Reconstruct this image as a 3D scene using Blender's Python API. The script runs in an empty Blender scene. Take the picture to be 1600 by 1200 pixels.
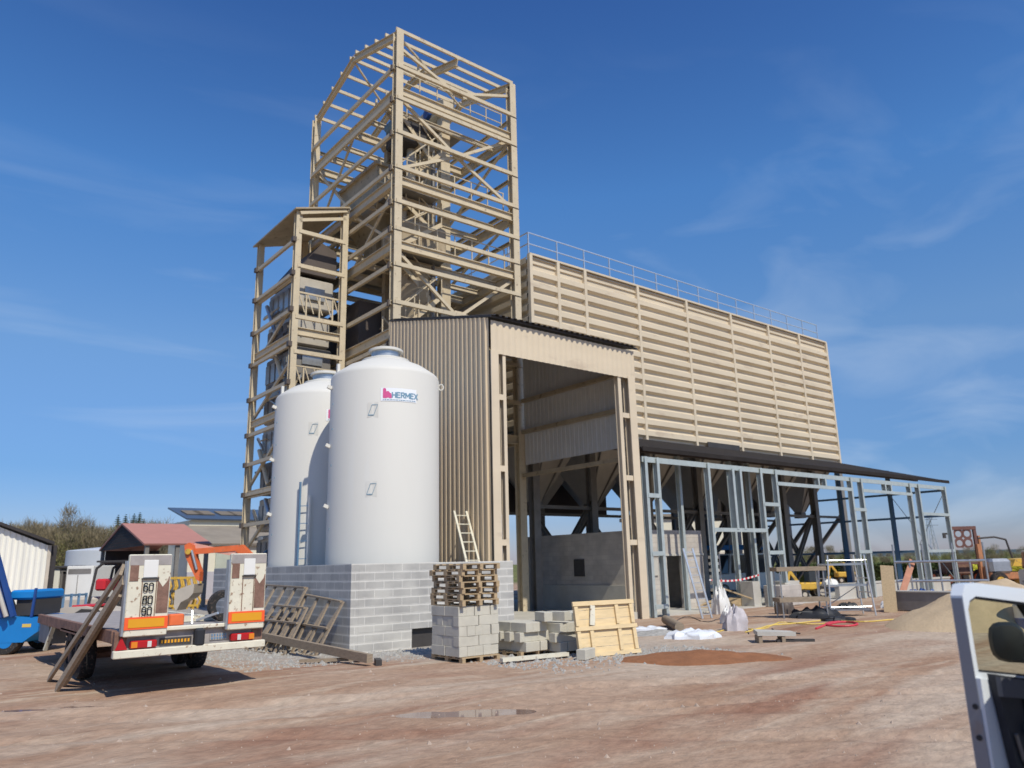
import bpy, math, random
from mathutils import Vector, Matrix
R = math.radians
rnd = random.Random(7)
scene = bpy.context.scene
COL = scene.collection

# ------------------------------------------------------------------ camera
# world axes: +X runs along the long facade, +Y goes away from it, Z up. Eye 1.9 m above the yard.
F_PX, PITCH, ROLL, YAW, EYE = 1190.0, R(13.33), R(-1.37), R(51.15), 1.9
fw = Vector((math.cos(YAW), math.sin(YAW), 0)); rt = Vector((math.sin(YAW), -math.cos(YAW), 0)); upv = Vector((0, 0, 1))
CF = fw * math.cos(PITCH) + upv * math.sin(PITCH)
U0 = upv * math.cos(PITCH) - fw * math.sin(PITCH)
CR = rt * math.cos(ROLL) + U0 * math.sin(ROLL)
CU = U0 * math.cos(ROLL) - rt * math.sin(ROLL)
cam = bpy.data.cameras.new("camera"); camo = bpy.data.objects.new("camera", cam); COL.objects.link(camo)
cam.sensor_width = 36.0; cam.sensor_fit = 'HORIZONTAL'; cam.lens = 36.0 * F_PX / 1600.0
cam.dof.use_dof = True; cam.dof.focus_distance = 9.0; cam.dof.aperture_fstop = 1.9   # the photo is soft towards the building
cam.clip_start = 0.05; cam.clip_end = 12000
m = Matrix((CR, CU, -CF)).transposed().to_4x4(); m.translation = Vector((0, 0, EYE))
camo.matrix_world = m
scene.camera = camo

# ------------------------------------------------------------------ light
SUN_AZ, SUN_EL = 149.0, 50.0           # azimuth clockwise from the view direction
th = YAW - R(SUN_AZ)
sdir = Vector((math.cos(th) * math.cos(R(SUN_EL)), math.sin(th) * math.cos(R(SUN_EL)), math.sin(R(SUN_EL))))
sl = bpy.data.lights.new("sun", 'SUN'); sl.energy = 3.9; sl.angle = R(0.5); sl.color = (1.0, 0.945, 0.83)
so = bpy.data.objects.new("sun", sl); COL.objects.link(so)
so.rotation_euler = sdir.to_track_quat('Z', 'Y').to_euler(); so.location = (0, 0, 60)
world = bpy.data.worlds.new("World"); scene.world = world; world.use_nodes = True
wn = world.node_tree; wn.nodes.clear()
out = wn.nodes.new('ShaderNodeOutputWorld'); bg = wn.nodes.new('ShaderNodeBackground'); sky = wn.nodes.new('ShaderNodeTexSky')
sky.sky_type = 'NISHITA'; sky.sun_disc = False; sky.sun_elevation = R(SUN_EL); sky.sun_rotation = math.atan2(sdir.x, sdir.y)
sky.altitude = 100; sky.air_density = 1.0; sky.dust_density = 0.25; sky.ozone_density = 3.0
bg.inputs['Strength'].default_value = 0.115
# thin cirrus streaks, laid out on the sky directions
tc = wn.nodes.new('ShaderNodeTexCoord'); mp = wn.nodes.new('ShaderNodeMapping')
mp.inputs['Rotation'].default_value = (R(18), R(-12), R(35)); mp.inputs['Scale'].default_value = (1.0, 5.0, 11.0)
nz = wn.nodes.new('ShaderNodeTexNoise'); nz.inputs['Scale'].default_value = 1.3; nz.inputs['Detail'].default_value = 7; nz.inputs['Distortion'].default_value = 0.6
rp = wn.nodes.new('ShaderNodeValToRGB'); rp.color_ramp.elements[0].position = 0.5; rp.color_ramp.elements[1].position = 0.85
sx = wn.nodes.new('ShaderNodeSeparateXYZ'); hm = wn.nodes.new('ShaderNodeMapRange'); hm.inputs['From Min'].default_value = 0.62; hm.inputs['From Max'].default_value = 0.03
mul = wn.nodes.new('ShaderNodeMath'); mul.operation = 'MULTIPLY'; mul2 = wn.nodes.new('ShaderNodeMath'); mul2.operation = 'MULTIPLY'; mul2.inputs[1].default_value = 0.46
mixc = wn.nodes.new('ShaderNodeMixRGB'); mixc.inputs['Color2'].default_value = (6.0, 6.8, 7.8, 1)
hsv = wn.nodes.new('ShaderNodeMixRGB'); hsv.blend_type = 'MULTIPLY'; hsv.inputs['Fac'].default_value = 1
sat = wn.nodes.new('ShaderNodeHueSaturation'); sat.inputs['Saturation'].default_value = 1.22
# clear spring air: deeper blue overhead, thinner glow at the horizon
air = wn.nodes.new('ShaderNodeValToRGB'); ae = air.color_ramp.elements
ae[0].position = 0.0; ae[0].color = (0.47, 0.49, 0.80, 1); ae[1].position = 0.65; ae[1].color = (0.84, 0.92, 1.2, 1)
for p_, c_ in ((0.12, (0.55, 0.66, 0.88, 1)), (0.27, (1.2, 1.1, 1.12, 1)), (0.45, (1.15, 1.27, 1.4, 1))):
    e_ = ae.new(p_); e_.color = c_
L = wn.links.new
L(tc.outputs['Generated'], mp.inputs[0]); L(mp.outputs[0], nz.inputs['Vector']); L(nz.outputs['Fac'], rp.inputs[0])
L(tc.outputs['Generated'], sx.inputs[0]); L(sx.outputs['Z'], hm.inputs['Value'])
L(rp.outputs[0], mul.inputs[0]); L(hm.outputs[0], mul.inputs[1]); L(mul.outputs[0], mul2.inputs[0])
L(sky.outputs[0], sat.inputs['Color']); L(sat.outputs[0], hsv.inputs['Color1']); L(sx.outputs['Z'], air.inputs[0]); L(air.outputs[0], hsv.inputs['Color2']); L(hsv.outputs[0], mixc.inputs['Color1']); L(mul2.outputs[0], mixc.inputs['Fac'])
L(mixc.outputs[0], bg.inputs['Color']); L(bg.outputs[0], out.inputs[0])
scene.view_settings.view_transform = 'Standard'; scene.view_settings.look = 'None'
scene.view_settings.exposure = 0.0; scene.view_settings.gamma = 1.0; scene.view_settings.use_curve_mapping = False
scene.cycles.max_bounces = 6; scene.cycles.diffuse_bounces = 3; scene.cycles.glossy_bounces = 2; scene.cycles.transparent_max_bounces = 8

# ------------------------------------------------------------------ helpers
def at(px, py, **k):
    """point of the plane X=, Y= or Z= that lies on the line of sight of photo pixel (px, py)"""
    (a, v), = k.items(); i = 'XYZ'.index(a)
    d = CF * F_PX + CR * (px - 800) - CU * (py - 600); o = Vector((0, 0, EYE))
    return o + d * ((v - o[i]) / d[i])
def gp(px, dist, z=0.0):
    """ground point at a horizontal distance, in the direction of photo column px"""
    d = CF * F_PX + CR * (px - 800) - CU * (880 - 600); d.z = 0; d.normalize()
    return Vector((d.x * dist, d.y * dist, z))
def V(*a): return Vector(a)

INV = {}
def tag(o, label=None, cat=None, group=None, kind=None):
    if label: o['label'] = label
    if cat: o['category'] = cat
    if group: o['group'] = group
    if kind: o['kind'] = kind
    return o
def thing(name, label, cat, loc=(0, 0, 0), rotz=0.0, group=None):
    o = bpy.data.objects.new(name, None); COL.objects.link(o)
    o.location = loc; o.rotation_euler = (0, 0, rotz); o.empty_display_size = 0.3
    INV[o.name] = (Matrix.Translation(Vector(loc)) @ Matrix.Rotation(rotz, 4, 'Z')).inverted()
    return tag(o, label, cat, group)
def copy_tree(o, parent=None):
    c = o.copy(); COL.objects.link(c)
    if parent: c.parent = parent
    for ch in list(o.children): copy_tree(ch, c)
    return c

class MB:
    def __init__(s): s.v = []; s.f = []; s.m = []
    def add(s, vs, fs, mi=0):
        n = len(s.v); s.v += [Vector(v) for v in vs]; s.f += [tuple(i + n for i in f) for f in fs]; s.m += [mi] * len(fs); return s
    def box(s, x0, x1, y0, y1, z0, z1, mi=0):
        vs = [(x0,y0,z0),(x1,y0,z0),(x1,y1,z0),(x0,y1,z0),(x0,y0,z1),(x1,y0,z1),(x1,y1,z1),(x0,y1,z1)]
        return s.add(vs, [(0,3,2,1),(4,5,6,7),(0,1,5,4),(1,2,6,5),(2,3,7,6),(3,0,4,7)], mi)
    def bev(s, x0, x1, y0, y1, z0, z1, b=0.02, mi=0):
        vs = []
        for z, k in ((z0, b), (z0 + b, 0), (z1 - b, 0), (z1, b)):
            X0, X1, Y0, Y1 = x0 + k, x1 - k, y0 + k, y1 - k; c = b if k == 0 else b * 0.5
            vs += [(X0+c,Y0,z),(X1-c,Y0,z),(X1,Y0+c,z),(X1,Y1-c,z),(X1-c,Y1,z),(X0+c,Y1,z),(X0,Y1-c,z),(X0,Y0+c,z)]
        fs = [tuple(reversed(range(8))), tuple(range(24, 32))]
        for r in range(3):
            for i in range(8):
                j = (i + 1) % 8; fs.append((r*8+i, r*8+j, r*8+8+j, r*8+8+i))
        return s.add(vs, fs, mi)
    def beam(s, p, q, w, h, up=(0, 0, 1), mi=0):
        p = Vector(p); q = Vector(q); d = (q - p).normalized(); up = Vector(up)
        if abs(d.dot(up)) > 0.98: up = Vector((0, 1, 0)) if abs(d.y) < 0.9 else Vector((1, 0, 0))
        a = d.cross(up).normalized() * (w / 2); b = a.cross(d).normalized() * (h / 2)
        vs = [p-a-b, p+a-b, p+a+b, p-a+b, q-a-b, q+a-b, q+a+b, q-a+b]
        return s.add(vs, [(0,3,2,1),(4,5,6,7),(0,1,5,4),(1,2,6,5),(2,3,7,6),(3,0,4,7)], mi)
    def hbeam(s, p, q, w, h, up=(0, 0, 1), t=0.025):
        """I-section: flanges normal to 'up', web between"""
        p = Vector(p); q = Vector(q); d = (q - p).normalized(); up = Vector(up)
        if abs(d.dot(up)) > 0.98: up = Vector((0, 1, 0))
        a = d.cross(up).normalized(); b = a.cross(d).normalized()
        o = b * (h / 2 - t / 2)
        s.beam(p + o, q + o, w, t, b); s.beam(p - o, q - o, w, t, b); s.beam(p, q, t, h - 2 * t, b)
        return s
    def tube(s, p, q, r, n=10, r2=None, cap=True, mi=0):
        p = Vector(p); q = Vector(q); d = (q - p).normalized(); r2 = r if r2 is None else r2
        u = Vector((0, 0, 1)) if abs(d.z) < 0.9 else Vector((1, 0, 0))
        a = d.cross(u).normalized(); b = d.cross(a)
        vs = []
        for c, rr in ((p, r), (q, r2)):
            vs += [c + (a * math.cos(2*math.pi*i/n) + b * math.sin(2*math.pi*i/n)) * rr for i in range(n)]
        fs = [(i, (i+1) % n, n + (i+1) % n, n + i) for i in range(n)]
        if cap: fs += [tuple(reversed(range(n))), tuple(range(n, 2*n))]
        return s.add(vs, fs, mi)
    def path(s, pts, r, n=6, mi=0):
        for i in range(len(pts) - 1): s.tube(pts[i], pts[i+1], r, n, mi=mi)
        return s
    def lathe(s, prof, c=(0, 0, 0), n=48, mi=0):
        c = Vector(c); vs = []; k = len(prof)
        for r, z in prof: vs += [c + Vector((r*math.cos(2*math.pi*i/n), r*math.sin(2*math.pi*i/n), z)) for i in range(n)]
        fs = []
        for j in range(k-1):
            for i in range(n):
                fs.append((j*n+i, j*n+(i+1) % n, (j+1)*n+(i+1) % n, (j+1)*n+i))
        fs += [tuple(reversed(range(n))), tuple(range((k-1)*n, k*n))]
        return s.add(vs, fs, mi)
    def wheel(s, c, ax, r, w, n=24, mi=0):
        c = Vector(c); ax = Vector(ax).normalized()
        u = Vector((0, 0, 1)); b = ax.cross(u).normalized()
        prof = [(r*0.55, -w/2), (r*0.93, -w/2), (r, -w*0.32), (r, w*0.32), (r*0.93, w/2), (r*0.55, w/2)]
        vs = []
        for rr, t in prof: vs += [c + ax*t + (u*math.cos(2*math.pi*i/n) + b*math.sin(2*math.pi*i/n))*rr for i in range(n)]
        fs = []
        for j in range(5):
            for i in range(n): fs.append((j*n+i, j*n+(i+1) % n, (j+1)*n+(i+1) % n, (j+1)*n+i))
        for i in range(n): fs.append((5*n+i, 5*n+(i+1) % n, (i+1) % n, i))
        return s.add(vs, fs, mi)
    def disc(s, c, ax, r, w, n=20, mi=0):
        c = Vector(c); ax = Vector(ax).normalized(); return s.tube(c - ax*w/2, c + ax*w/2, r, n, mi=mi)
    def quad(s, a, b, c, d, mi=0): return s.add([a, b, c, d], [(0, 1, 2, 3)], mi)
    def plate(s, pts, n, t, mi=0):
        """polygon pts extruded by t along n"""
        n = Vector(n).normalized() * t; k = len(pts); pts = [Vector(p) for p in pts]
        vs = pts + [p + n for p in pts]
        fs = [tuple(reversed(range(k))), tuple(range(k, 2*k))] + [(i, (i+1) % k, k + (i+1) % k, k + i) for i in range(k)]
        return s.add(vs, fs, mi)
    def xf(s, M):
        s.v = [M @ v for v in s.v]; return s
    def build(s, name, mat, parent=None, local=False, smooth=False, label=None):
        me = bpy.data.meshes.new(name); vs = s.v
        if parent is not None and not local:
            im = INV[parent.name]; vs = [im @ v for v in vs]
        me.from_pydata([tuple(v) for v in vs], [], s.f); me.validate()
        mats = mat if isinstance(mat, (list, tuple)) else [mat]
        for mm in mats: me.materials.append(mm)
        if len(mats) > 1 and len(me.polygons) == len(s.m):
            me.polygons.foreach_set('material_index', s.m)
        if smooth:
            me.polygons.foreach_set('use_smooth', [True] * len(me.polygons))
            try: me.set_sharp_from_angle(angle=R(38))
            except Exception: pass
        me.update()
        o = bpy.data.objects.new(name, me); COL.objects.link(o)
        if parent is not None: o.parent = parent; INV[o.name] = INV[parent.name]
        if label: o['label'] = label
        return o

# ------------------------------------------------------------------ materials
def newmat(name):
    m = bpy.data.materials.new(name); m.use_nodes = True; return m, m.node_tree, m.node_tree.nodes['Principled BSDF']
def mat(name, col, rough=0.6, metal=0.0, var=0.12, scale=1.5, dirt=None, dirt_amt=0.3, bump=0.0, bscale=30.0, stretch=(1, 1, 1), spec=0.4):
    m, t, b = newmat(name)
    b.inputs['Roughness'].default_value = rough; b.inputs['Metallic'].default_value = metal
    b.inputs['Specular IOR Level'].default_value = spec
    g = t.nodes.new('ShaderNodeNewGeometry'); mp = t.nodes.new('ShaderNodeMapping'); mp.inputs['Scale'].default_value = stretch
    n = t.nodes.new('ShaderNodeTexNoise'); n.inputs['Scale'].default_value = scale; n.inputs['Detail'].default_value = 6; n.inputs['Roughness'].default_value = 0.65
    t.links.new(g.outputs['Position'], mp.inputs[0]); t.links.new(mp.outputs[0], n.inputs['Vector'])
    r = t.nodes.new('ShaderNodeValToRGB'); e = r.color_ramp.elements
    e[0].position = 0.3; e[1].position = 0.7
    e[0].color = tuple(c * (1 - var) for c in col) + (1,); e[1].color = tuple(min(1, c * (1 + var)) for c in col) + (1,)
    t.links.new(n.outputs['Fac'], r.inputs[0]); last = r.outputs[0]
    if dirt:
        n2 = t.nodes.new('ShaderNodeTexNoise'); n2.inputs['Scale'].default_value = scale * 2.7; n2.inputs['Detail'].default_value = 8
        t.links.new(mp.outputs[0], n2.inputs['Vector'])
        r2 = t.nodes.new('ShaderNodeValToRGB'); r2.color_ramp.elements[0].position = 0.66 - dirt_amt * 0.4; r2.color_ramp.elements[1].position = 0.74 - dirt_amt * 0.25
        t.links.new(n2.outputs['Fac'], r2.inputs[0])
        mx = t.nodes.new('ShaderNodeMixRGB'); mx.inputs['Color2'].default_value = tuple(dirt) + (1,)
        t.links.new(r2.outputs[0], mx.inputs['Fac']); t.links.new(last, mx.inputs['Color1']); last = mx.outputs[0]
    t.links.new(last, b.inputs['Base Color'])
    if bump:
        n3 = t.nodes.new('ShaderNodeTexNoise'); n3.inputs['Scale'].default_value = bscale; n3.inputs['Detail'].default_value = 5
        t.links.new(g.outputs['Position'], n3.inputs['Vector'])
        bp = t.nodes.new('ShaderNodeBump'); bp.inputs['Strength'].default_value = bump; bp.inputs['Distance'].default_value = 0.02
        t.links.new(n3.outputs['Fac'], bp.inputs['Height']); t.links.new(bp.outputs[0], b.inputs['Normal'])
    return m
def block_mat(name, c1, c2, mortar, bw=0.5, bh=0.2, msize=0.012, smear=0.0):
    m, t, b = newmat(name); b.inputs['Roughness'].default_value = 0.92; b.inputs['Specular IOR Level'].default_value = 0.15
    g = t.nodes.new('ShaderNodeNewGeometry'); s = t.nodes.new('ShaderNodeSeparateXYZ'); a = t.nodes.new('ShaderNodeMath'); a.operation = 'ADD'
    cb = t.nodes.new('ShaderNodeCombineXYZ'); br = t.nodes.new('ShaderNodeTexBrick')
    br.inputs['Scale'].default_value = 1.0; br.inputs['Brick Width'].default_value = bw; br.inputs['Row Height'].default_value = bh
    br.inputs['Mortar Size'].default_value = msize; br.inputs['Mortar Smooth'].default_value = 0.3; br.inputs['Bias'].default_value = -0.1
    br.inputs['Color1'].default_value = c1 + (1,); br.inputs['Color2'].default_value = c2 + (1,); br.inputs['Mortar'].default_value = mortar + (1,)
    t.links.new(g.outputs['Position'], s.inputs[0]); t.links.new(s.outputs['X'], a.inputs[0]); t.links.new(s.outputs['Y'], a.inputs[1])
    t.links.new(a.outputs[0], cb.inputs['X']); t.links.new(s.outputs['Z'], cb.inputs['Y']); t.links.new(cb.outputs[0], br.inputs['Vector'])
    n = t.nodes.new('ShaderNodeTexNoise'); n.inputs['Scale'].default_value = 1.6; n.inputs['Detail'].default_value = 8
    t.links.new(g.outputs['Position'], n.inputs['Vector'])
    r = t.nodes.new('ShaderNodeValToRGB'); r.color_ramp.elements[0].position = 0.3; r.color_ramp.elements[0].color = (0.72, 0.72, 0.74, 1); r.color_ramp.elements[1].position = 0.65
    t.links.new(n.outputs['Fac'], r.inputs[0])
    mx = t.nodes.new('ShaderNodeMixRGB'); mx.blend_type = 'MULTIPLY'; mx.inputs['Fac'].default_value = 1
    t.links.new(br.outputs['Color'], mx.inputs['Color1']); t.links.new(r.outputs[0], mx.inputs['Color2']); 
    # bed joints pointed wide and pale, unevenly smeared over the blocks
    md = t.nodes.new('ShaderNodeMath'); md.operation = 'PINGPONG'; md.inputs[1].default_value = bh / 2; t.links.new(s.outputs['Z'], md.inputs[0])
    nj = t.nodes.new('ShaderNodeTexNoise'); nj.inputs['Scale'].default_value = 5; nj.inputs['Detail'].default_value = 6; t.links.new(g.outputs['Position'], nj.inputs['Vector'])
    ms = t.nodes.new('ShaderNodeMath'); ms.operation = 'MULTIPLY'; ms.inputs[1].default_value = 0.07; t.links.new(nj.outputs['Fac'], ms.inputs[0])
    lt_ = t.nodes.new('ShaderNodeMapRange'); lt_.inputs['From Min'].default_value = 0.012; lt_.inputs['To Min'].default_value = smear; lt_.inputs['To Max'].default_value = 0.0
    t.links.new(md.outputs[0], lt_.inputs['Value']); t.links.new(ms.outputs[0], lt_.inputs['From Max'])
    mj = t.nodes.new('ShaderNodeMixRGB'); mj.inputs['Color2'].default_value = mortar + (1,); t.links.new(lt_.outputs[0], mj.inputs['Fac']); t.links.new(mx.outputs[0], mj.inputs['Color1'])
    t.links.new(mj.outputs[0], b.inputs['Base Color'])
    n3 = t.nodes.new('ShaderNodeTexNoise'); n3.inputs['Scale'].default_value = 45; t.links.new(g.outputs['Position'], n3.inputs['Vector'])
    bp = t.nodes.new('ShaderNodeBump'); bp.inputs['Strength'].default_value = 0.5; bp.inputs['Distance'].default_value = 0.01
    t.links.new(n3.outputs['Fac'], bp.inputs['Height']); bp2 = t.nodes.new('ShaderNodeBump'); bp2.invert = True; bp2.inputs['Strength'].default_value = 0.6; bp2.inputs['Distance'].default_value = 0.01
    t.links.new(br.outputs['Fac'], bp2.inputs['Height']); t.links.new(bp.outputs[0], bp2.inputs['Normal']); t.links.new(bp2.outputs[0], b.inputs['Normal'])
    return m

M = dict(
 beige=mat('beige_steel', (0.60, 0.50, 0.34), 0.55, var=0.08, scale=2.5, dirt=(0.36, 0.28, 0.19), dirt_amt=0.1),
 clad=mat('beige_cladding', (0.655, 0.55, 0.395), 0.6, var=0.07, scale=0.5, stretch=(0.6, 1, 1.6), dirt=(0.56, 0.46, 0.33), dirt_amt=0.15),
 clad_in=mat('cladding_back', (0.62, 0.61, 0.58), 0.6, var=0.08, scale=0.8),
 dark=mat('dark_steel', (0.055, 0.05, 0.047), 0.6, var=0.15, scale=3),
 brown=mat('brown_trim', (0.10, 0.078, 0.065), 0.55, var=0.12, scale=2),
 blue_st=mat('blue_grey_steel', (0.47, 0.52, 0.50), 0.45, metal=0.25, var=0.1, scale=4),
 blackroof=mat('black_sheet_roof', (0.032, 0.028, 0.026), 0.95, var=0.2, scale=2, spec=0.1),
 hop=mat('hopper_sheet', (0.50, 0.46, 0.39), 0.5, metal=0.2, var=0.12, scale=1.4),
 tan=mat('tan_sheet', (0.40, 0.32, 0.21), 0.6, var=0.14, scale=1.6, dirt=(0.2, 0.15, 0.1), dirt_amt=0.15),
 sideclad=mat('brown_beige_cladding', (0.68, 0.535, 0.35), 0.55, var=0.06, scale=0.6, stretch=(1, 1, 0.4)),
 grey_st=mat('grey_steel', (0.24, 0.225, 0.205), 0.55, metal=0.2, var=0.15, scale=2.0),
 galv=mat('galvanised', (0.46, 0.48, 0.49), 0.38, metal=0.75, var=0.15, scale=6),
 tank=mat('white_tank', (0.665, 0.645, 0.58), 0.6, var=0.02, scale=0.5, dirt=(0.66, 0.65, 0.60), dirt_amt=0.05, stretch=(1, 1, 0.15)),
 white=mat('white_paint', (0.76, 0.75, 0.70), 0.45, var=0.05),
 ivory=mat('worn_cream_paint', (0.70, 0.66, 0.52), 0.6, var=0.08, scale=5, dirt=(0.30, 0.19, 0.12), dirt_amt=0.14),
 rust=mat('rusty_steel', (0.22, 0.125, 0.09), 0.8, var=0.35, scale=6, bump=0.3),
 greyply=mat('weathered_sheet', (0.34, 0.31, 0.29), 0.8, var=0.2, scale=5),
 blkw=block_mat('block_wall', (0.56, 0.54, 0.485), (0.47, 0.455, 0.415), (0.74, 0.715, 0.645), msize=0.009, smear=0.6),
 blkd=block_mat('block_wall_dusty', (0.60, 0.55, 0.48), (0.53, 0.48, 0.42), (0.50, 0.455, 0.40), msize=0.007, smear=0.3),
 conc=mat('concrete', (0.50, 0.475, 0.415), 0.9, var=0.12, scale=1.2, bump=0.3),
 blk=mat('concrete_block', (0.55, 0.52, 0.43), 0.92, var=0.1, scale=3, bump=0.5, bscale=60),
 wood=mat('pallet_wood', (0.42, 0.31, 0.18), 0.8, var=0.22, scale=5, stretch=(1, 6, 6)),
 wood2=mat('grey_timber', (0.30, 0.235, 0.165), 0.85, var=0.22, scale=4, stretch=(2, 2, 8)),
 ply=mat('yellow_formwork', (0.74, 0.57, 0.32), 0.6, var=0.12, scale=3, stretch=(1, 1, 6)),
 redwood=mat('red_timber', (0.45, 0.20, 0.12), 0.7, var=0.15, scale=4),
 tyre=mat('tyre', (0.028, 0.027, 0.026), 0.9, var=0.2, scale=8, dirt=(0.14, 0.10, 0.08), dirt_amt=0.3),
 black=mat('black_plastic', (0.022, 0.024, 0.028), 0.55, var=0.15),
 alu=mat('aluminium', (0.68, 0.70, 0.71), 0.32, metal=0.6, var=0.08, scale=6),
 blue=mat('blue_paint', (0.012, 0.21, 0.56), 0.4, var=0.06, scale=2),
 dblue=mat('dark_blue_paint', (0.02, 0.07, 0.25), 0.4, var=0.1),
 bluerail=mat('blue_rail_paint', (0.12, 0.22, 0.34), 0.5, var=0.1),
 orange=mat('orange_paint', (0.75, 0.16, 0.05), 0.45, var=0.12, scale=3, dirt=(0.45, 0.2, 0.12), dirt_amt=0.12),
 yellow=mat('yellow_paint', (0.66, 0.40, 0.06), 0.5, var=0.12, scale=3, dirt=(0.3, 0.2, 0.08), dirt_amt=0.2),
 red=mat('red_paint', (0.60, 0.03, 0.04), 0.4, var=0.1),
 mk_or=mat('marker_orange', (0.72, 0.33, 0.015), 0.5, var=0.05),
 mk_rd=mat('marker_red', (0.88, 0.12, 0.03), 0.5, var=0.04),
 lens_r=mat('red_lens', (0.42, 0.015, 0.02), 0.25, var=0.1),
 lens_o=mat('amber_lens', (0.70, 0.22, 0.02), 0.25, var=0.1),
 lens_w=mat('clear_lens', (0.62, 0.60, 0.55), 0.25, var=0.1),
 pink=mat('logo_magenta', (0.66, 0.10, 0.27), 0.4, var=0.02),
 logo=mat('logo_blue', (0.17, 0.31, 0.42), 0.4, var=0.02),
 sticker=mat('sticker_white', (0.85, 0.87, 0.88), 0.3, var=0.01),
 hatchln=mat('hatch_line', (0.22, 0.33, 0.40), 0.5, var=0.05),
 roofred=mat('pink_red_roof', (0.46, 0.215, 0.17), 0.7, var=0.06, scale=2),
 roofdk=mat('solar_roof', (0.065, 0.085, 0.12), 0.35, var=0.15, scale=0.4),
 roofgr=mat('fibre_cement_roof', (0.29, 0.245, 0.185), 0.9, var=0.2, scale=0.5),
 cream=mat('cream_wall', (0.74, 0.70, 0.56), 0.7, var=0.05),
 lilac=mat('grey_wall', (0.45, 0.44, 0.47), 0.8, var=0.06),
 whitew=mat('white_sheet_wall', (0.84, 0.82, 0.72), 0.6, var=0.1, scale=0.4, stretch=(4, 4, 0.3)),
 barnd=mat('dark_barn_side', (0.05, 0.045, 0.045), 0.9, var=0.2),
 sand=mat('sand', (0.50, 0.38, 0.24), 0.95, var=0.1, scale=2, bump=0.7, bscale=14),
 dirt=mat('red_brown_earth', (0.27, 0.115, 0.05), 0.95, var=0.2, scale=3, bump=0.9, bscale=12),
 silver=mat('silver_car_paint', (0.74, 0.78, 0.80), 0.25, metal=0.0, var=0.02),
 doorgrey=mat('door_edge_shaded_paint', (0.25, 0.27, 0.31), 0.35, metal=0.3, var=0.05, dirt=(0.25, 0.19, 0.15), dirt_amt=0.15),  # grey darkened to carry the shade on the edge; dirt on top
 plas=mat('door_card', (0.035, 0.038, 0.045), 0.65, var=0.12, scale=8, bump=0.1, bscale=120),
 plas2=mat('door_card_light', (0.10, 0.105, 0.115), 0.6, var=0.08),
 dust=mat('dusty_beige_body', (0.52, 0.46, 0.38), 0.6, var=0.1),
 hose=mat('yellow_hose', (0.72, 0.52, 0.12), 0.5, var=0.08),
 hosered=mat('red_hose', (0.62, 0.05, 0.07), 0.5, var=0.08),
 film=mat('plastic_film', (0.70, 0.72, 0.74), 0.25, var=0.08, scale=5),
 twig=mat('bare_twigs', (0.23, 0.185, 0.11), 0.95, var=0.25, scale=0.3),
 bark=mat('bark', (0.12, 0.10, 0.08), 0.95, var=0.2),
 fir=mat('fir_needles', (0.022, 0.042, 0.022), 0.95, var=0.3, scale=0.5),
 olive=mat('spring_leaves', (0.20, 0.19, 0.07), 0.95, var=0.3, scale=0.3),
 hedge=mat('hedge_leaves', (0.06, 0.085, 0.025), 0.95, var=0.35, scale=0.8),
 rape=mat('rapeseed_bloom', (0.55, 0.52, 0.05), 0.95, var=0.15, scale=0.3),
 gravel=mat('grey_gravel', (0.35, 0.335, 0.30), 0.95, var=0.3, scale=9, bump=0.5, bscale=40),
)
gm, gt, gb = newmat('window_glass')
gt.nodes.remove(gb); go_ = gt.nodes['Material Output']; tr_ = gt.nodes.new('ShaderNodeBsdfTransparent'); tr_.inputs[0].default_value = (0.86, 0.88, 0.80, 1)
gl_ = gt.nodes.new('ShaderNodeBsdfGlossy'); gl_.inputs['Roughness'].default_value = 0.02; fr_ = gt.nodes.new('ShaderNodeValue'); fr_.outputs[0].default_value = 0.06
gx_ = gt.nodes.new('ShaderNodeMixShader'); gt.links.new(fr_.outputs[0], gx_.inputs[0]); gt.links.new(tr_.outputs[0], gx_.inputs[1]); gt.links.new(gl_.outputs[0], gx_.inputs[2]); gt.links.new(gx_.outputs[0], go_.inputs[0])
M['glass'] = gm
gm2, gt2, gb2 = newmat('dark_glass'); gb2.inputs['Base Color'].default_value = (0.04, 0.05, 0.06, 1); gb2.inputs['Roughness'].default_value = 0.08
M['dglass'] = gm2
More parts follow.
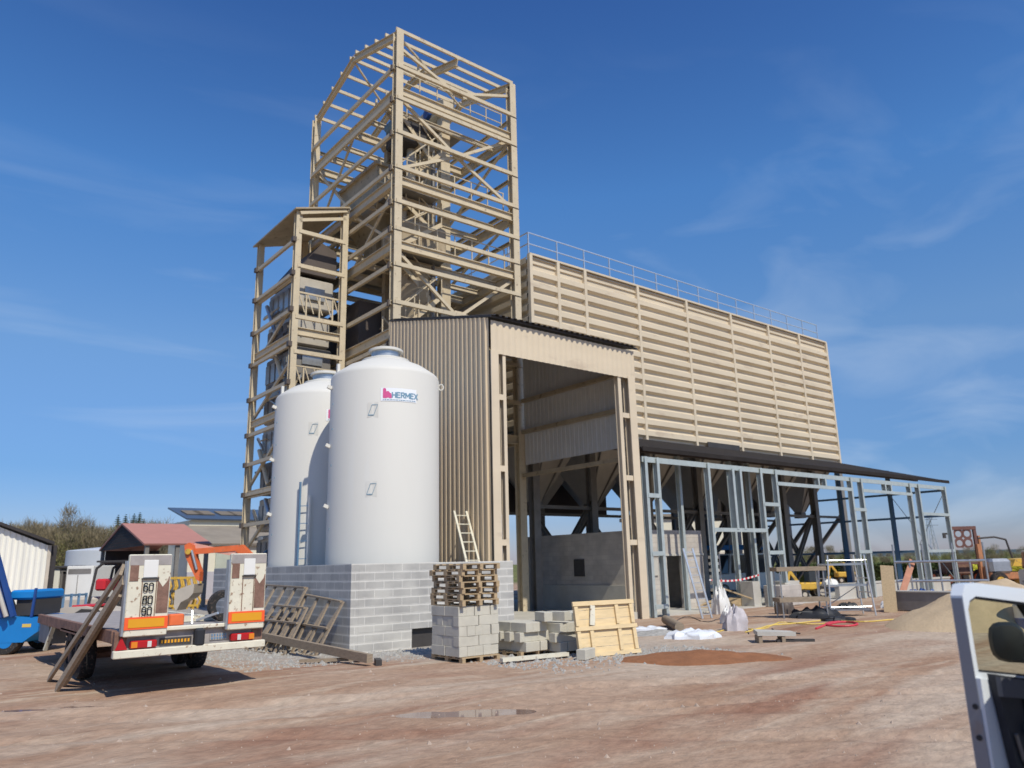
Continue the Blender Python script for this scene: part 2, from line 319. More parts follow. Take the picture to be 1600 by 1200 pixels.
# ------------------------------------------------------------------ ground
from mathutils import noise as mn
PUD = [(at(740, 1113, Z=0), 1.15, 0.30), (at(46, 1108, Z=0), 0.45, 0.14), (at(130, 1103, Z=0), 0.55, 0.08)]
def pud_d(x, y, c, a, b):
    d = Vector((x - c.x, y - c.y)); u = d.x * rt.x + d.y * rt.y; w = d.x * fw.x + d.y * fw.y
    return math.sqrt((u / a) ** 2 + (w / b) ** 2) + 0.35 * mn.noise(Vector((x * 2.2, y * 2.2, 0)))
def gh(x, y):
    r = math.hypot(x, y)
    k = 1.0 if r < 40 else max(0.0, 1 - (r - 40) / 30)
    u = x * rt.x + y * rt.y; w = x * fw.x + y * fw.y
    h = 0.045 * mn.noise(Vector((u * 0.22, w * 0.5, 1.3))) + 0.018 * mn.noise(Vector((u * 0.9, w * 1.9, 4.1))) + 0.007 * mn.noise(Vector((x * 4, y * 4, 2)))
    # wheel ruts sweeping across the yard
    for c0, amp, sl, ph in ((10.6, 0.05, 0.04, 0.3), (12.3, 0.045, 0.04, 0.3), (8.7, 0.04, -0.05, 2.1), (10.2, 0.035, -0.05, 2.1), (13.4, 0.035, 0.12, 4.0), (11.6, 0.03, 0.12, 4.0)):
        q = w - c0 - sl * u - 0.8 * math.sin(u * 0.16 + ph)
        if abs(q) < 0.9:
            k2 = 0.6 + 0.6 * mn.noise(V(u * 0.5, c0, 0))
            h += amp * k2 * (0.55 * math.exp(-((abs(q) - 0.3) / 0.12) ** 2) - math.exp(-(q / 0.17) ** 2) * (1 + 0.25 * math.sin(u * 24)))
    h *= k
    if x > 8.0 and y > 16 and x < 50 and y < 40: h = min(h, 0.0) - 0.01
    for c, a, b in PUD:
        d = pud_d(x, y, c, a, b)
        if d < 2.2: h = h * min(1, max(0, (d - 1) / 1.2)) - 0.035 * max(0, 1 - (d / 1.15) ** 2) + (0 if d > 1.15 else 0)
    return h
vs = [(0, 0, gh(0, 0))]; fs = []
base_a = math.degrees(YAW)
ang = []; a = -180.0
while a < 180: ang.append(a + base_a); a += 0.32 if -40 <= a < 40 else 5.0
rad = [1.5, 3, 5]; r_ = 6.0
while r_ < 70: rad.append(r_); r_ *= 1.0085
rad += [90, 130, 200, 350, 700, 1500, 3500, 9000]
NA = len(ang)
for r_ in rad:
    for a in ang:
        x = r_ * math.cos(R(a)); y = r_ * math.sin(R(a)); vs.append((x, y, gh(x, y)))
for i in range(NA): fs.append((0, 1 + i, 1 + (i + 1) % NA))
for j in range(len(rad) - 1):
    for i in range(NA):
        b0 = 1 + j * NA; fs.append((b0 + i, b0 + NA + i, b0 + NA + (i + 1) % NA, b0 + (i + 1) % NA))
gmb = MB(); gmb.add(vs, fs)
m, t, b = newmat('yard_earth'); b.inputs['Roughness'].default_value = 0.95; b.inputs['Specular IOR Level'].default_value = 0.12
lk = t.links.new
g = t.nodes.new('ShaderNodeNewGeometry')
def nzn(scale, detail, rot=0.0, sc=(1, 1, 1), dist=0.0):
    mp = t.nodes.new('ShaderNodeMapping'); mp.inputs['Rotation'].default_value = (0, 0, rot); mp.inputs['Scale'].default_value = sc
    mp.vector_type = 'POINT'
    n = t.nodes.new('ShaderNodeTexNoise'); n.inputs['Scale'].default_value = scale; n.inputs['Detail'].default_value = detail; n.inputs['Distortion'].default_value = dist
    lk(g.outputs['Position'], mp.inputs[0]); lk(mp.outputs[0], n.inputs['Vector']); return n.outputs['Fac']
def ramp(src, p0, p1, c0, c1):
    r = t.nodes.new('ShaderNodeValToRGB'); e = r.color_ramp.elements; e[0].position = p0; e[1].position = p1
    e[0].color = tuple(c0) + (1,) if len(c0) == 3 else c0; e[1].color = tuple(c1) + (1,) if len(c1) == 3 else c1
    lk(src, r.inputs[0]); return r.outputs[0]
def mix(f, c1, c2, bt='MIX'):
    n = t.nodes.new('ShaderNodeMixRGB'); n.blend_type = bt
    if isinstance(f, float): n.inputs['Fac'].default_value = f
    else: lk(f, n.inputs['Fac'])
    for k, c in (('Color1', c1), ('Color2', c2)):
        if isinstance(c, tuple): n.inputs[k].default_value = c + (1,)
        else: lk(c, n.inputs[k])
    return n.outputs[0]
ROT = R(90) - YAW      # turn so that texture X runs across the view of the yard
base = ramp(nzn(0.35, 9, ROT, (1, 1.7, 1), 0.7), 0.33, 0.66, (0.345, 0.22, 0.145), (0.43, 0.305, 0.215))
streak = ramp(nzn(0.5, 9, ROT - 0.06, (0.45, 2.4, 1), 1.6), 0.52, 0.72, (0, 0, 0), (0.85, 0.85, 0.85))
c = mix(streak, base, (0.50, 0.395, 0.29))
redp = ramp(nzn(0.3, 6, ROT + 0.1, (0.7, 2.0, 1), 0.4), 0.57, 0.72, (0, 0, 0), (1, 1, 1))
c = mix(redp, c, (0.31, 0.17, 0.11))
# broad bands: pale dried silt and darker red clay dragged out along the wheel tracks
band = ramp(nzn(0.16, 7, ROT + 0.05, (0.45, 2.0, 1), 1.2), 0.47, 0.62, (0, 0, 0), (0.8, 0.8, 0.8))
c = mix(band, c, (0.50, 0.41, 0.315))
clay = ramp(nzn(0.21, 8, ROT - 0.12, (0.5, 2.2, 1), 0.9), 0.55, 0.68, (0, 0, 0), (0.8, 0.8, 0.8))
c = mix(clay, c, (0.27, 0.135, 0.085))
fine = ramp(nzn(6, 10), 0.3, 0.7, (0.84, 0.83, 0.82), (1.12, 1.11, 1.10))
c = mix(1.0, c, fine, 'MULTIPLY')
pale = ramp(nzn(22, 4), 0.70, 0.76, (0, 0, 0), (0.5, 0.5, 0.5))
c = mix(pale, c, (0.58, 0.52, 0.46))
# stony grey apron in front of the building
sp = t.nodes.new('ShaderNodeSeparateXYZ'); lk(g.outputs['Position'], sp.inputs[0])
def mth(op, a, b_):
    n = t.nodes.new('ShaderNodeMath'); n.operation = op
    for i, q in enumerate((a, b_)):
        if isinstance(q, (int, float)): n.inputs[i].default_value = q
        else: lk(q, n.inputs[i])
    return n.outputs[0]
# signed distance from a line running in front of the block wall, stacks and formwork
line = mth('ADD', mth('MULTIPLY', sp.outputs['X'], 0.62), mth('MULTIPLY', sp.outputs['Y'], 0.78))
nzl = nzn(0.9, 6)
edge = mth('ADD', line, mth('MULTIPLY', mth('SUBTRACT', nzl, 0.5), 3.0))
apr = ramp(mth('MULTIPLY', mth('SUBTRACT', edge, 16.3), 0.7), 0.0, 1.0, (0, 0, 0), (1, 1, 1))
inx = ramp(mth('MULTIPLY', mth('SUBTRACT', sp.outputs['X'], 4.9), 0.45), 0.0, 1.0, (0, 0, 0), (1, 1, 1))
iny = ramp(mth('MULTIPLY', mth('SUBTRACT', 15.5, sp.outputs['X']), 0.35), 0.0, 1.0, (0, 0, 0), (1, 1, 1))
am = mth('MULTIPLY', mth('MULTIPLY', apr, inx), iny)
c = mix(am, c, mix(1.0, (0.38, 0.35, 0.305), fine, 'MULTIPLY'))
# grass and fields far from the yard
dist = t.nodes.new('ShaderNodeVectorMath'); dist.operation = 'LENGTH'; lk(g.outputs['Position'], dist.inputs[0])
far = ramp(mth('MULTIPLY', mth('SUBTRACT', mth('ADD', dist.outputs['Value'], mth('MULTIPLY', nzn(0.06, 4), 30.0)), 85.0), 0.04), 0.0, 1.0, (0, 0, 0), (1, 1, 1))
grass = ramp(nzn(0.05, 8), 0.35, 0.65, (0.10, 0.13, 0.035), (0.20, 0.19, 0.07))
c = mix(far, c, grass)
lk(c, b.inputs['Base Color'])
bn = t.nodes.new('ShaderNodeBump'); bn.inputs['Strength'].default_value = 0.7; bn.inputs['Distance'].default_value = 0.03
lk(mth('ADD', nzn(14, 8), mth('MULTIPLY', nzn(2.2, 7, ROT, (1, 1.5, 1)), 1.8)), bn.inputs['Height']); lk(bn.outputs[0], b.inputs['Normal'])
tag(gmb.build('ground', m, smooth=True), kind='structure')

# water lying in the hollows
m, t, b = newmat('puddle_water'); b.inputs['Base Color'].default_value = (0.30, 0.20, 0.15, 1); b.inputs['Roughness'].default_value = 0.04; b.inputs['Specular IOR Level'].default_value = 0.7
mb = MB()
for c_, a_, b_ in PUD:
    n = 40; pts = []
    for i in range(n):
        q = 2 * math.pi * i / n; k = 1.12 + 0.1 * mn.noise(Vector((math.cos(q) * 2 + c_.x, math.sin(q) * 2, 0)))
        pts.append(Vector((c_.x, c_.y, -0.016)) + rt * (a_ * k * math.cos(q)) + fw * (b_ * k * math.sin(q)))
    mb.add(pts, [tuple(range(n))])
tag(mb.build('puddle_water', m), kind='structure')

# loose stones: apron gravel and scattered yard stones
def stones(name, spots, mt):
    mb = MB()
    for x, y, s in spots:
        q = rnd.random() * 6.28; z = gh(x, y)
        pts = []
        for i in range(5):
            r_ = s * (0.7 + 0.5 * rnd.random()); pts.append((x + r_ * math.cos(q + i * 1.257), y + r_ * math.sin(q + i * 1.257), z - 0.01))
        top = (x + s * 0.2 * rnd.uniform(-1, 1), y + s * 0.2 * rnd.uniform(-1, 1), z + s * rnd.uniform(0.5, 0.9))
        mb.add(pts + [top], [(i, (i + 1) % 5, 5) for i in range(5)])
    return tag(mb.build(name, mt), kind='stuff')
sp_ = []
for i in range(4200):
    # band in front of the block wall and the stacks
    s_ = rnd.random()
    if s_ < 0.6: x = rnd.uniform(5.6, 10.5); y = 16.6 - (x - 8.47) * 0.32 - abs(rnd.gauss(0, 0.75)) if x > 8.3 else rnd.uniform(15.2, 21)
    else: x = rnd.uniform(9.5, 14.5); y = rnd.gauss(12.4 - (x - 10) * 0.3, 0.8)
    sp_.append((x, y, rnd.uniform(0.012, 0.05) if rnd.random() < 0.93 else rnd.uniform(0.05, 0.1)))
tag(stones('gravel', sp_, M['gravel']), 'loose grey gravel spread along the foot of the block wall', 'gravel')
sp_ = []
for i in range(2200):
    w = 7.0 + 22 * rnd.random() ** 1.5; u = rnd.uniform(-0.75, 0.75) * w
    q = fw * w + rt * u
    if q.x > 8 and q.y > 16: continue
    sp_.append((q.x, q.y, rnd.uniform(0.006, 0.022) if rnd.random() < .94 else rnd.uniform(.022, .05)))
tag(stones('small_stones', sp_, mat('pale_stones', (0.40, 0.31, 0.24), 0.95, var=0.3, scale=9)), 'small pale stones strewn over the red brown yard', 'stones')

# distant hills
def hills(name, dist, px0, px1, hts, mt):
    mb = MB(); vs = []; n = len(hts)
    for i, h in enumerate(hts):
        px = px0 + (px1 - px0) * i / (n - 1); p = gp(px, dist)
        for j, kk in enumerate((0.0, 0.55, 0.9, 1.0, 0.85, 0.0)):
            q = p * (1 + 0.10 * (j - 3)); vs.append((q.x, q.y, -3 + (h + 3) * kk))
    fs = []
    for i in range(n - 1):
        for j in range(5): a_ = i * 6 + j; fs.append((a_, a_ + 6, a_ + 7, a_ + 1))
    mb.add(vs, fs); return tag(mb.build(name, mt, smooth=True), kind='structure')
mh = mat('hazy_hill_woods', (0.055, 0.075, 0.075), 0.98, var=0.3, scale=0.01)  # distance haze is put into the wood colour as a bluish cast
hills('hills', 2600, 900, 2600, [5 + 4 * mn.noise(Vector((i * 0.35, 0, 5))) + 8 * min(1, i / 16) for i in range(40)], mh)
hills('hills', 1500, 1150, 2600, [2.5 + 2 * mn.noise(Vector((i * 0.6, 3, 5))) for i in range(40)], mat('near_hill_fields', (0.11, 0.115, 0.07), 0.98, var=0.4, scale=0.015))
# ------------------------------------------------------------------ tall steel tower
def col(T, x, y, z0, z1, w=0.3, h=0.3, mt=None, up=(0, 1, 0), name='column'):
    return MB().hbeam((x, y, z0), (x, y, z1), w, h, up, 0.03).build(name, mt or M['beige'], T)
def bar(T, name, p, q, w, h, mt=None, up=(0, 0, 1)):
    return MB().beam(p, q, w, h, up).build(name, mt or M['beige'], T)
def ibar(T, name, p, q, w, h, mt=None, up=(0, 0, 1), t=0.03):
    return MB().hbeam(p, q, w, h, up, t).build(name, mt or M['beige'], T)
def crail(T, name, p, q, out, h=0.17, d=0.10, mt=None):
    """cold formed C rail: web towards 'out', lips top and bottom"""
    p = Vector(p); q = Vector(q); o = Vector(out)
    mb = MB(); mb.beam(p, q, 0.02, h, (0, 0, 1))
    for s in (-1, 1):
        off = Vector((0, 0, s * (h / 2 - 0.01))) - o * (d / 2 + 0.011)
        mb.beam(p + off, q + off, d, 0.02, (0, 0, 1))
    return mb.build(name, mt or M['beige'], T)

X0, X1, Y0, Y1, ZE, ZR = 14.4, 20.6, 25.15, 33.4, 24.45, 25.7
YM = (Y0 + Y1) / 2
tw = thing('steel_tower', 'tall open steel tower frame with gabled top rising above the corrugated entrance block', 'tower', (X0, Y0, 0))
for x in (X0, X1):
    for y in (Y0, Y1): col(tw, x, y, 0, ZE, 0.34, 0.34)
for z in (22.72, 21.2, 19.6, 18.0, 16.45, 15.25, 13.7, 12.1, 10.4, 8.7):
    crail(tw, 'wall_rail', (X0 - 0.1, Y0 - 0.2, z), (X1 + 0.1, Y0 - 0.2, z), (0, -1, 0))
    crail(tw, 'wall_rail', (X0 - 0.2, Y0, z), (X0 - 0.2, Y1, z), (-1, 0, 0))
    if z > 16: crail(tw, 'wall_rail', (X1 + 0.2, Y0, z), (X1 + 0.2, Y1, z), (1, 0, 0))
    if z > 11: crail(tw, 'wall_rail', (X0, Y1 + 0.2, z), (X1, Y1 + 0.2, z), (0, 1, 0))
GZ = (21.62, 17.45, 14.6, 10.9, 7.1)
for z in GZ:
    for y in (Y0, YM, Y1): ibar(tw, 'floor_girder', (X0, y, z), (X1, y, z), 0.2, 0.36)
    for x in (X0, X1): ibar(tw, 'floor_girder', (x, Y0, z), (x, Y1, z), 0.2, 0.40)
    for k, y in enumerate((26.6, 28.0, 30.7, 32.1)):
        ibar(tw, 'floor_joist', (X0, y, z + 0.05), (X1, y, z + 0.05), 0.14, 0.24)
# partial floors of grating; the full low one is added to darken the doorway
for z, x0, x1, y0, y1 in ((21.85, 16.8, 19.0, 27.0, 29.0), (17.7, 15.0, 17.0, 26.0, 28.4), (17.7, 14.7, 17.5, 29.4, 33.0), (7.35, 14.7, 20.35, 25.4, 33.1), (14.85, 15.0, 17.4, 25.6, 31.0), (11.15, 14.7, 19.0, 25.5, 33.0), (14.85, 18.4, 20.3, 29.4, 33.0)):
    MB().box(x0, x1, y0, y1, z, z + 0.05).build('floor_grating', M['grey_st'], tw)
# roof
for x in (X0, X0 + 3.1, X1):
    for a, b_ in ((Y0, YM), (Y1, YM)): ibar(tw, 'rafter', (x, a, ZE - 0.1), (x, b_, ZR - 0.1), 0.18, 0.34)
for k in range(5):
    for a in (0, 1):
        f_ = k / 4.3; y = (Y0 if a == 0 else Y1) * (1 - f_) + YM * f_; z = ZE * (1 - f_) + ZR * f_ + 0.16
        bar(tw, 'roof_purlin', (X0 - 0.12, y, z), (X1 + 0.12, y, z), 0.08, 0.16)
# front braces
ym = Y0 + 0.12; xm = (X0 + X1) / 2
def brace(T, p, q, w=0.13, mt=None): return bar(T, 'brace', p, q, w * 0.8, w, mt)
def gusset(T, x, y, z, s=0.36): return MB().box(x - s / 2 * 1.5, x + s / 2 * 1.5, y - 0.16, y - 0.12, z - s / 2, z + s / 2).build('gusset_plate', M['beige'], T)
for a in (X0, X1):
    brace(tw, (a, ym, 23.9), (xm, ym, 22.78))
    brace(tw, (a, ym, 21.5), (xm, ym, 19.6)); brace(tw, (a, ym, 18.0), (xm, ym, 19.6))
    brace(tw, (a, ym, 14.5), (xm, ym, 12.1)); brace(tw, (a, ym, 10.9), (xm, ym, 12.1))
for z in (22.72, 19.62, 12.15): gusset(tw, xm, ym, z)
for yy0, yy1, za, zb in ((Y0, YM, 17.5, 14.6), (YM, Y1, 21.6, 17.6), (YM, Y1, 17.4, 14.7), (Y0, YM, 10.9, 7.2)):
    brace(tw, (X0 + 0.1, yy0, za), (X0 + 0.1, yy1, zb), 0.11); brace(tw, (X0 + 0.14, yy0, zb), (X0 + 0.14, yy1, za), 0.11)
for za, zb in ((21.4, 17.6), (17.4, 14.6)):
    brace(tw, (X0, Y1 - 0.1, za), (X1, Y1 - 0.1, zb), 0.12); brace(tw, (X0, Y1 - 0.15, zb), (X1, Y1 - 0.15, za), 0.12)
    brace(tw, (X1 - 0.1, Y0, za), (X1 - 0.1, Y1, zb), 0.12)
# roof wind braces, hoist rail and hangers
brace(tw, (X0, Y0, 24.3), (X1, YM, 25.4), 0.09); brace(tw, (X0, YM, 25.4), (X1, Y1, 24.3), 0.09)
ibar(tw, 'hoist_rail', (xm - 1.2, Y0 + 0.8, 23.9), (xm - 1.2, Y1 - 0.8, 23.9), 0.14, 0.26)
for y in (26.6, 28.6, 30.6): bar(tw, 'rail_hanger', (xm - 1.2, y, 24.0), (xm - 1.2, y, 24.9), 0.09, 0.09)

MB().box(X0, X1, Y1 + 0.32, Y1 + 0.36, 3.4, 10.6).build('rear_shade_sheet', M['brown'], tw)  # added sheet: blocks the sky behind the tower foot and darkens the bay
for z in (22.72, 21.2, 19.6, 18.0, 16.45, 15.25, 13.7, 12.1, 10.4):
    for x, y in ((X0, Y0), (X1, Y0)): MB().box(x - 0.185, x + 0.185, y - 0.192, y - 0.15, z - 0.10, z - 0.085).build('splice_joint', M['dark'], tw)
    MB().box(X0 - 0.26, X0 - 0.17, Y0 + 0.1, Y0 + 0.2, z - 0.13, z + 0.13).build('cleat', M['brown'], tw)
# machines standing in the tower
def casing(T, name, x0, x1, y0, y1, z0, z1, mt, seams=2.0):
    mb = MB(); z = z0
    while z < z1 - 0.1:
        zt = min(z + seams, z1); mb.box(x0, x1, y0, y1, z + 0.03, zt - 0.03); mb.box(x0 - 0.05, x1 + 0.05, y0 - 0.05, y1 + 0.05, zt - 0.04, zt + 0.02); z = zt
    return mb.build(name, mt, T)
el = thing('bucket_elevator', 'tall beige bucket elevator with twin legs in the right half of the open tower', 'elevator', (18.1, 27.2, 0))
casing(el, 'leg_casing', 17.75, 18.25, 26.9, 27.25, 1.0, 22.6, M['beige']); casing(el, 'leg_casing', 17.8, 18.3, 28.2, 28.5, 1.0, 22.6, M['beige'], 2.4)
MB().bev(17.6, 18.45, 26.7, 28.7, 22.55, 23.5, 0.15).build('head_box', M['beige'], el)
MB().tube((17.4, 27.7, 23.0), (17.6, 27.7, 23.0), 0.25, 14).build('drive_motor', M['dblue'], el)
MB().tube((17.9, 28.6, 22.7), (16.4, 29.4, 20.9), 0.14, 12).build('spout', M['grey_st'], el)
el2 = thing('bucket_elevator', 'grey brown bucket elevator with dark platforms in the left half of the open tower', 'elevator', (15.6, 27.0, 0))
casing(el2, 'leg_casing', 15.75, 16.1, 28.4, 28.7, 1.0, 20.9, M['tan'], 1.6); casing(el2, 'leg_casing', 16.3, 16.6, 28.4, 28.7, 1.0, 20.9, M['tan'], 1.6)
MB().bev(15.6, 16.75, 28.25, 28.85, 20.85, 21.5, 0.12).build('head_box', M['tan'], el2)
el3 = thing('dust_pipe', 'thin vertical grey pipe with elbows beside the elevator legs in the tower', 'pipe', (16.9, 26.2, 0))
MB().path([(16.9, 26.3, 1), (16.9, 26.3, 14.0), (17.1, 26.6, 14.6), (17.1, 26.6, 20.4)], 0.09, 10).build('pipe_run', M['grey_st'], el3)
MB().path([(16.7, 26.2, 20.2), (17.2, 26.8, 20.8)], 0.16, 10).build('pipe_elbow', M['grey_st'], el3)
# buffer hopper on the left floor
hb = thing('buffer_hopper', 'large boxy beige hopper with a sloping base on the left side of the tower', 'hopper', (15.6, 29.5, 17))
mb = MB(); bx = (14.8, 17.1, 27.6, 31.2)
mb.box(*bx, 18.0, 19.4); mb.box(bx[0]-0.12, bx[1]+0.12, bx[2]-0.12, bx[3]+0.12, 19.4, 19.55); mb.build('bin_body', M['tan'], hb)
def pyramid(mb, x0, x1, y0, y1, zt, zb, s, cx=None, cy=None, t=0.0):
    cx = (x0+x1)/2 if cx is None else cx; cy = (y0+y1)/2 if cy is None else cy
    vs = [(x0,y0,zt),(x1,y0,zt),(x1,y1,zt),(x0,y1,zt),(cx-s,cy-s,zb),(cx+s,cy-s,zb),(cx+s,cy+s,zb),(cx-s,cy+s,zb)]
    return mb.add(vs, [(3,2,1,0),(4,5,6,7),(1,5,4,0),(2,6,5,1),(3,7,6,2),(0,4,7,3)])
pyramid(MB(), *bx, 18.0, 15.6, 0.3).build('hopper_cone', M['tan'], hb)
MB().box(14.78, 17.12, 27.56, 27.6, 18.55, 18.63).build('stiffener', M['beige'], hb)
# cleaner with motors, ducts
cl = thing('grain_cleaner', 'dark brown grain cleaning machine with round ducts inside the tower', 'machine', (16.2, 27, 14.9))
MB().bev(15.2, 17.6, 26.2, 27.9, 15.0, 16.5, 0.1).build('body', M['tan'], cl)
MB().tube((15.7, 27, 16.5), (15.7, 27, 17.7), 0.25, 14).tube((16.6, 27, 16.5), (16.6, 27, 17.5), 0.2, 14).build('inlet_duct', M['hop'], cl)
MB().box(15.2, 17.6, 26.12, 26.18, 15.2, 15.35).build('trim', M['beige'], cl)
c2 = thing('grain_cleaner', 'small dark machine with a blue drive near the top of the tower', 'machine', (16, 27, 21.9))
MB().bev(15.3, 16.7, 26.4, 27.8, 20.3, 21.4, 0.08).build('body', M['dark'], c2)
MB().tube((15.0, 26.3, 20.9), (15.0, 27.0, 20.9), 0.22, 12).build('drive_motor', M['bluerail'], c2)
MB().tube((16.2, 27, 20.3), (16.2, 27, 18.2), 0.2, 12).build('duct', M['hop'], c2)
c3 = thing('mixing_bin', 'dark bin with a cone hanging low in the open tower', 'bin', (16, 27, 11.4))
MB().lathe([(0.9, 14.5), (0.9, 13.0), (0.25, 11.6), (0.25, 11.2)], (16.4, 27.2, 0), 24).build('bin_shell', M['tan'], c3, smooth=True)
MB().tube((16.4, 27.2, 11.3), (17.6, 27.2, 9.6), 0.16, 12).build('spout', M['hop'], c3)
# stair flights
def flight(T, x0, x1, y, z0, z1, w=0.7, mt=None):
    mt = mt or M['beige']; mb = MB()
    for s in (0, w): mb.beam((x0, y + s, z0), (x1, y + s, z1), 0.05, 0.18)
    n = max(3, int(abs(z1 - z0) / 0.22))
    for i in range(n):
        f_ = (i + 0.5) / n; x = x0 + (x1 - x0) * f_; z = z0 + (z1 - z0) * f_; mb.box(x - 0.1, x + 0.1, y, y + w, z, z + 0.03)
    a = mb.build('stair_flight', mt, T)
    mb = MB()
    for s in (0, w):
        mb.beam((x0, y + s, z0 + 1.0), (x1, y + s, z1 + 1.0), 0.04, 0.05)
        for i in range(4): f_ = i / 3; x = x0 + (x1 - x0) * f_; z = z0 + (z1 - z0) * f_; mb.box(x - 0.02, x + 0.02, y + s - 0.02, y + s + 0.02, z, z + 1.0)
    return mb.build('stair_rail', mt, T)
st = thing('tower_stair', 'zigzag steel stair climbing between the floors of the tall tower', 'stair', (15, 25.8, 7))
zz = [7.3, 9.2, 11.15, 13.0, 14.85, 16.3, 17.7, 19.7, 21.85]
for i in range(8):
    a_, b_ = (14.9, 16.9) if i % 2 == 0 else (16.9, 14.9)
    flight(st, a_, b_, 25.6 + (i % 2) * 0.75, zz[i], zz[i + 1])
# floor guard rails
gr = thing('floor_guard_rail', 'thin guard rails round the upper floors of the tall tower', 'railing', (18, 25.5, 14))
for z in (14.88, 17.72, 21.87, 11.17):
    mb = MB()
    for h in (0.55, 1.05): mb.beam((14.8, 25.5, z + h), (20.3, 25.5, z + h), 0.035, 0.035)
    for i in range(7): x = 14.8 + i * 0.91; mb.box(x - .02, x + .02, 25.48, 25.52, z, z + 1.05)
    mb.build('rail_run', M['beige'], gr)

# ------------------------------------------------------------------ lower dryer tower
LX0, LX1, LY0, LY1 = 11.85, 14.0, 29.0, 33.3
lt = thing('dryer_tower', 'lower steel tower with a sloping sheet roof crammed with machinery behind the white tanks', 'tower', (LX0, LY0, 0))
for x, z in ((LX0, 16.8), (LX1, 17.5)):
    for y in (LY0, LY1): col(lt, x, y, 0, z, 0.26, 0.26)
for z in (15.9, 14.35, 12.1, 10.6, 9.0, 6.9, 5.2, 3.6):
    crail(lt, 'wall_rail', (LX0, LY0 - 0.15, z), (LX1, LY0 - 0.15, z), (0, -1, 0))
for z in (15.5, 14.0, 12.4, 10.9, 9.3, 7.7, 6.4, 5.1, 3.8, 2.5):
    crail(lt, 'wall_rail', (LX0 - 0.15, LY0, z), (LX0 - 0.15, LY1, z), (-1, 0, 0), 0.15)
for z in (11.5, 8.0): ibar(lt, 'floor_girder', (LX0, LY0, z), (LX1, LY0, z), 0.2, 0.34)
for z in (14.0, 11.3, 8.2, 5.1): ibar(lt, 'floor_girder', (LX0, LY0, z), (LX0, LY1, z), 0.16, 0.3)
MB().plate([(LX0 - 0.25, LY0 - 0.3, 16.78), (LX1 + 0.1, LY0 - 0.3, 17.52), (LX1 + 0.1, LY1 + 0.4, 17.52), (LX0 - 0.25, LY1 + 0.4, 16.78)], (0, 0, 1), 0.07).build('roof_sheet', M['tan'], lt)
bar(lt, 'eave_rail', (LX0, LY0 - 0.2, 16.7), (LX1, LY0 - 0.2, 17.4), 0.06, 0.14); bar(lt, 'eave_rail', (LX0, LY0 - 0.1, 16.4), (LX1, LY0 - 0.1, 17.05), 0.06, 0.14)
for z0, z1 in ((13.0, 11.0), (10.5, 8.5), (8.0, 5.5), (5.2, 2.8)):
    brace(lt, (LX0 + 0.1, LY0, z0), (LX0 + 0.1, LY1, z1), 0.12); 
for zb in (12.3, 9.1, 6.9, 3.7):
    mb = MB(); mb.beam((LX0, LY0 + 0.2, zb + 1.0), (LX1, LY0 + 0.2, zb + 1.0), 0.05, 0.07)
    for i in range(5): x = LX0 + 0.25 + i * 0.4; mb.beam((x, LY0 + 0.2, zb + 0.95), (x + 0.28, LY0 + 0.2, zb + 0.15), 0.03, 0.04)
    for i in range(3): x = LX0 + 0.6 + i * 0.6; mb.box(x - .03, x + .03, LY0 + .2, LY0 + .26, zb, zb + 1.0)
    mb.build('lattice_rail', M['beige'], lt)
for z in (15.5, 14.0, 12.4, 10.9, 9.3, 7.7, 6.4, 5.1, 3.8, 2.5):
    for y in (LY0, LY1): MB().box(LX0 - 0.26, LX0 - 0.10, y - 0.17, y + 0.05, z - 0.11, z + 0.09).build('cleat', M['brown'], lt)
dr = thing('grain_dryer', 'stacked grey grain dryer panels inside the lower steel tower', 'dryer', (13, 31, 0))
for k in range(9):
    z = 0.4 + k * 1.55
    MB().bev(12.25, 13.85, 29.6 + (k % 2) * 0.25, 32.9, z, z + 1.38, 0.05).build('dryer_module', M['hop'] if k % 3 else M['grey_st'], dr)
    mb = MB()
    for j in range(5): mb.box(12.18, 12.25, 29.95 + j * 0.6, 30.35 + j * 0.6, z + 0.25, z + 1.1)
    mb.build('side_louvre', M['galv'] if k % 2 == 0 else M['grey_st'], dr)
MB().plate([(12.1, 29.5, 14.35), (13.9, 29.5, 14.35), (13.9, 29.5, 15.6), (13.2, 29.5, 15.9)], (0, 1, 0), 3.3).build('dryer_head', M['brown'], dr)
r5 = random.Random(5)
for k in range(46):
    z = r5.uniform(1.0, 13.5); x = r5.choice((12.05, 12.05, r5.uniform(12.1, 13.9))); y = r5.uniform(29.2, 32.6) if x < 12.1 else 29.35
    if x < 12.1: p_, q_ = (x, y, z), (x, min(33.0, y + r5.uniform(.5, 2.0)), z + r5.choice((0, 0, r5.uniform(-.9, .9))))
    else: p_, q_ = (x, y, z), (x + r5.uniform(-.1, .6), y, z + r5.choice((0, r5.uniform(.4, 1.2))))
    if (Vector(p_) - Vector(q_)).length > .2: MB().beam(p_, q_, r5.uniform(.04, .09), r5.uniform(.05, .12)).build('service_rail', r5.choice((M['tan'], M['beige'], M['brown'], M['galv'])), dr)
for k in range(6):
    z = 1.0 + k * 2.2; MB().tube((12.02, 29.4 + (k % 3), z), (12.02, 30.6 + (k % 3), z + 1.6), 0.09, 10).build('air_pipe', M['galv'] if k % 2 else M['beige'], dr)
for k in range(5):
    MB().box(12.5, 13.4, 29.5, 29.58, 1.6 + k * 2.9, 2.15 + k * 2.9).build('access_panel', M['galv'], dr)
for z in (8.0, 6.5): pass
ds = thing('dryer_duct', 'large dark warm air duct between the two steel towers', 'duct', (15, 31, 8))
MB().box(14.75, 17.4, 28.9, 33.0, 9.6, 13.4).build('duct_body', M['brown'], ds)
MB().plate([(14.8, 29.2, 9.58), (14.8, 32.8, 9.58), (14.8, 32.8, 4.0), (14.8, 31.0, 4.0)], (1, 0, 0), 1.2).build('duct_leg', M['dark'], ds)

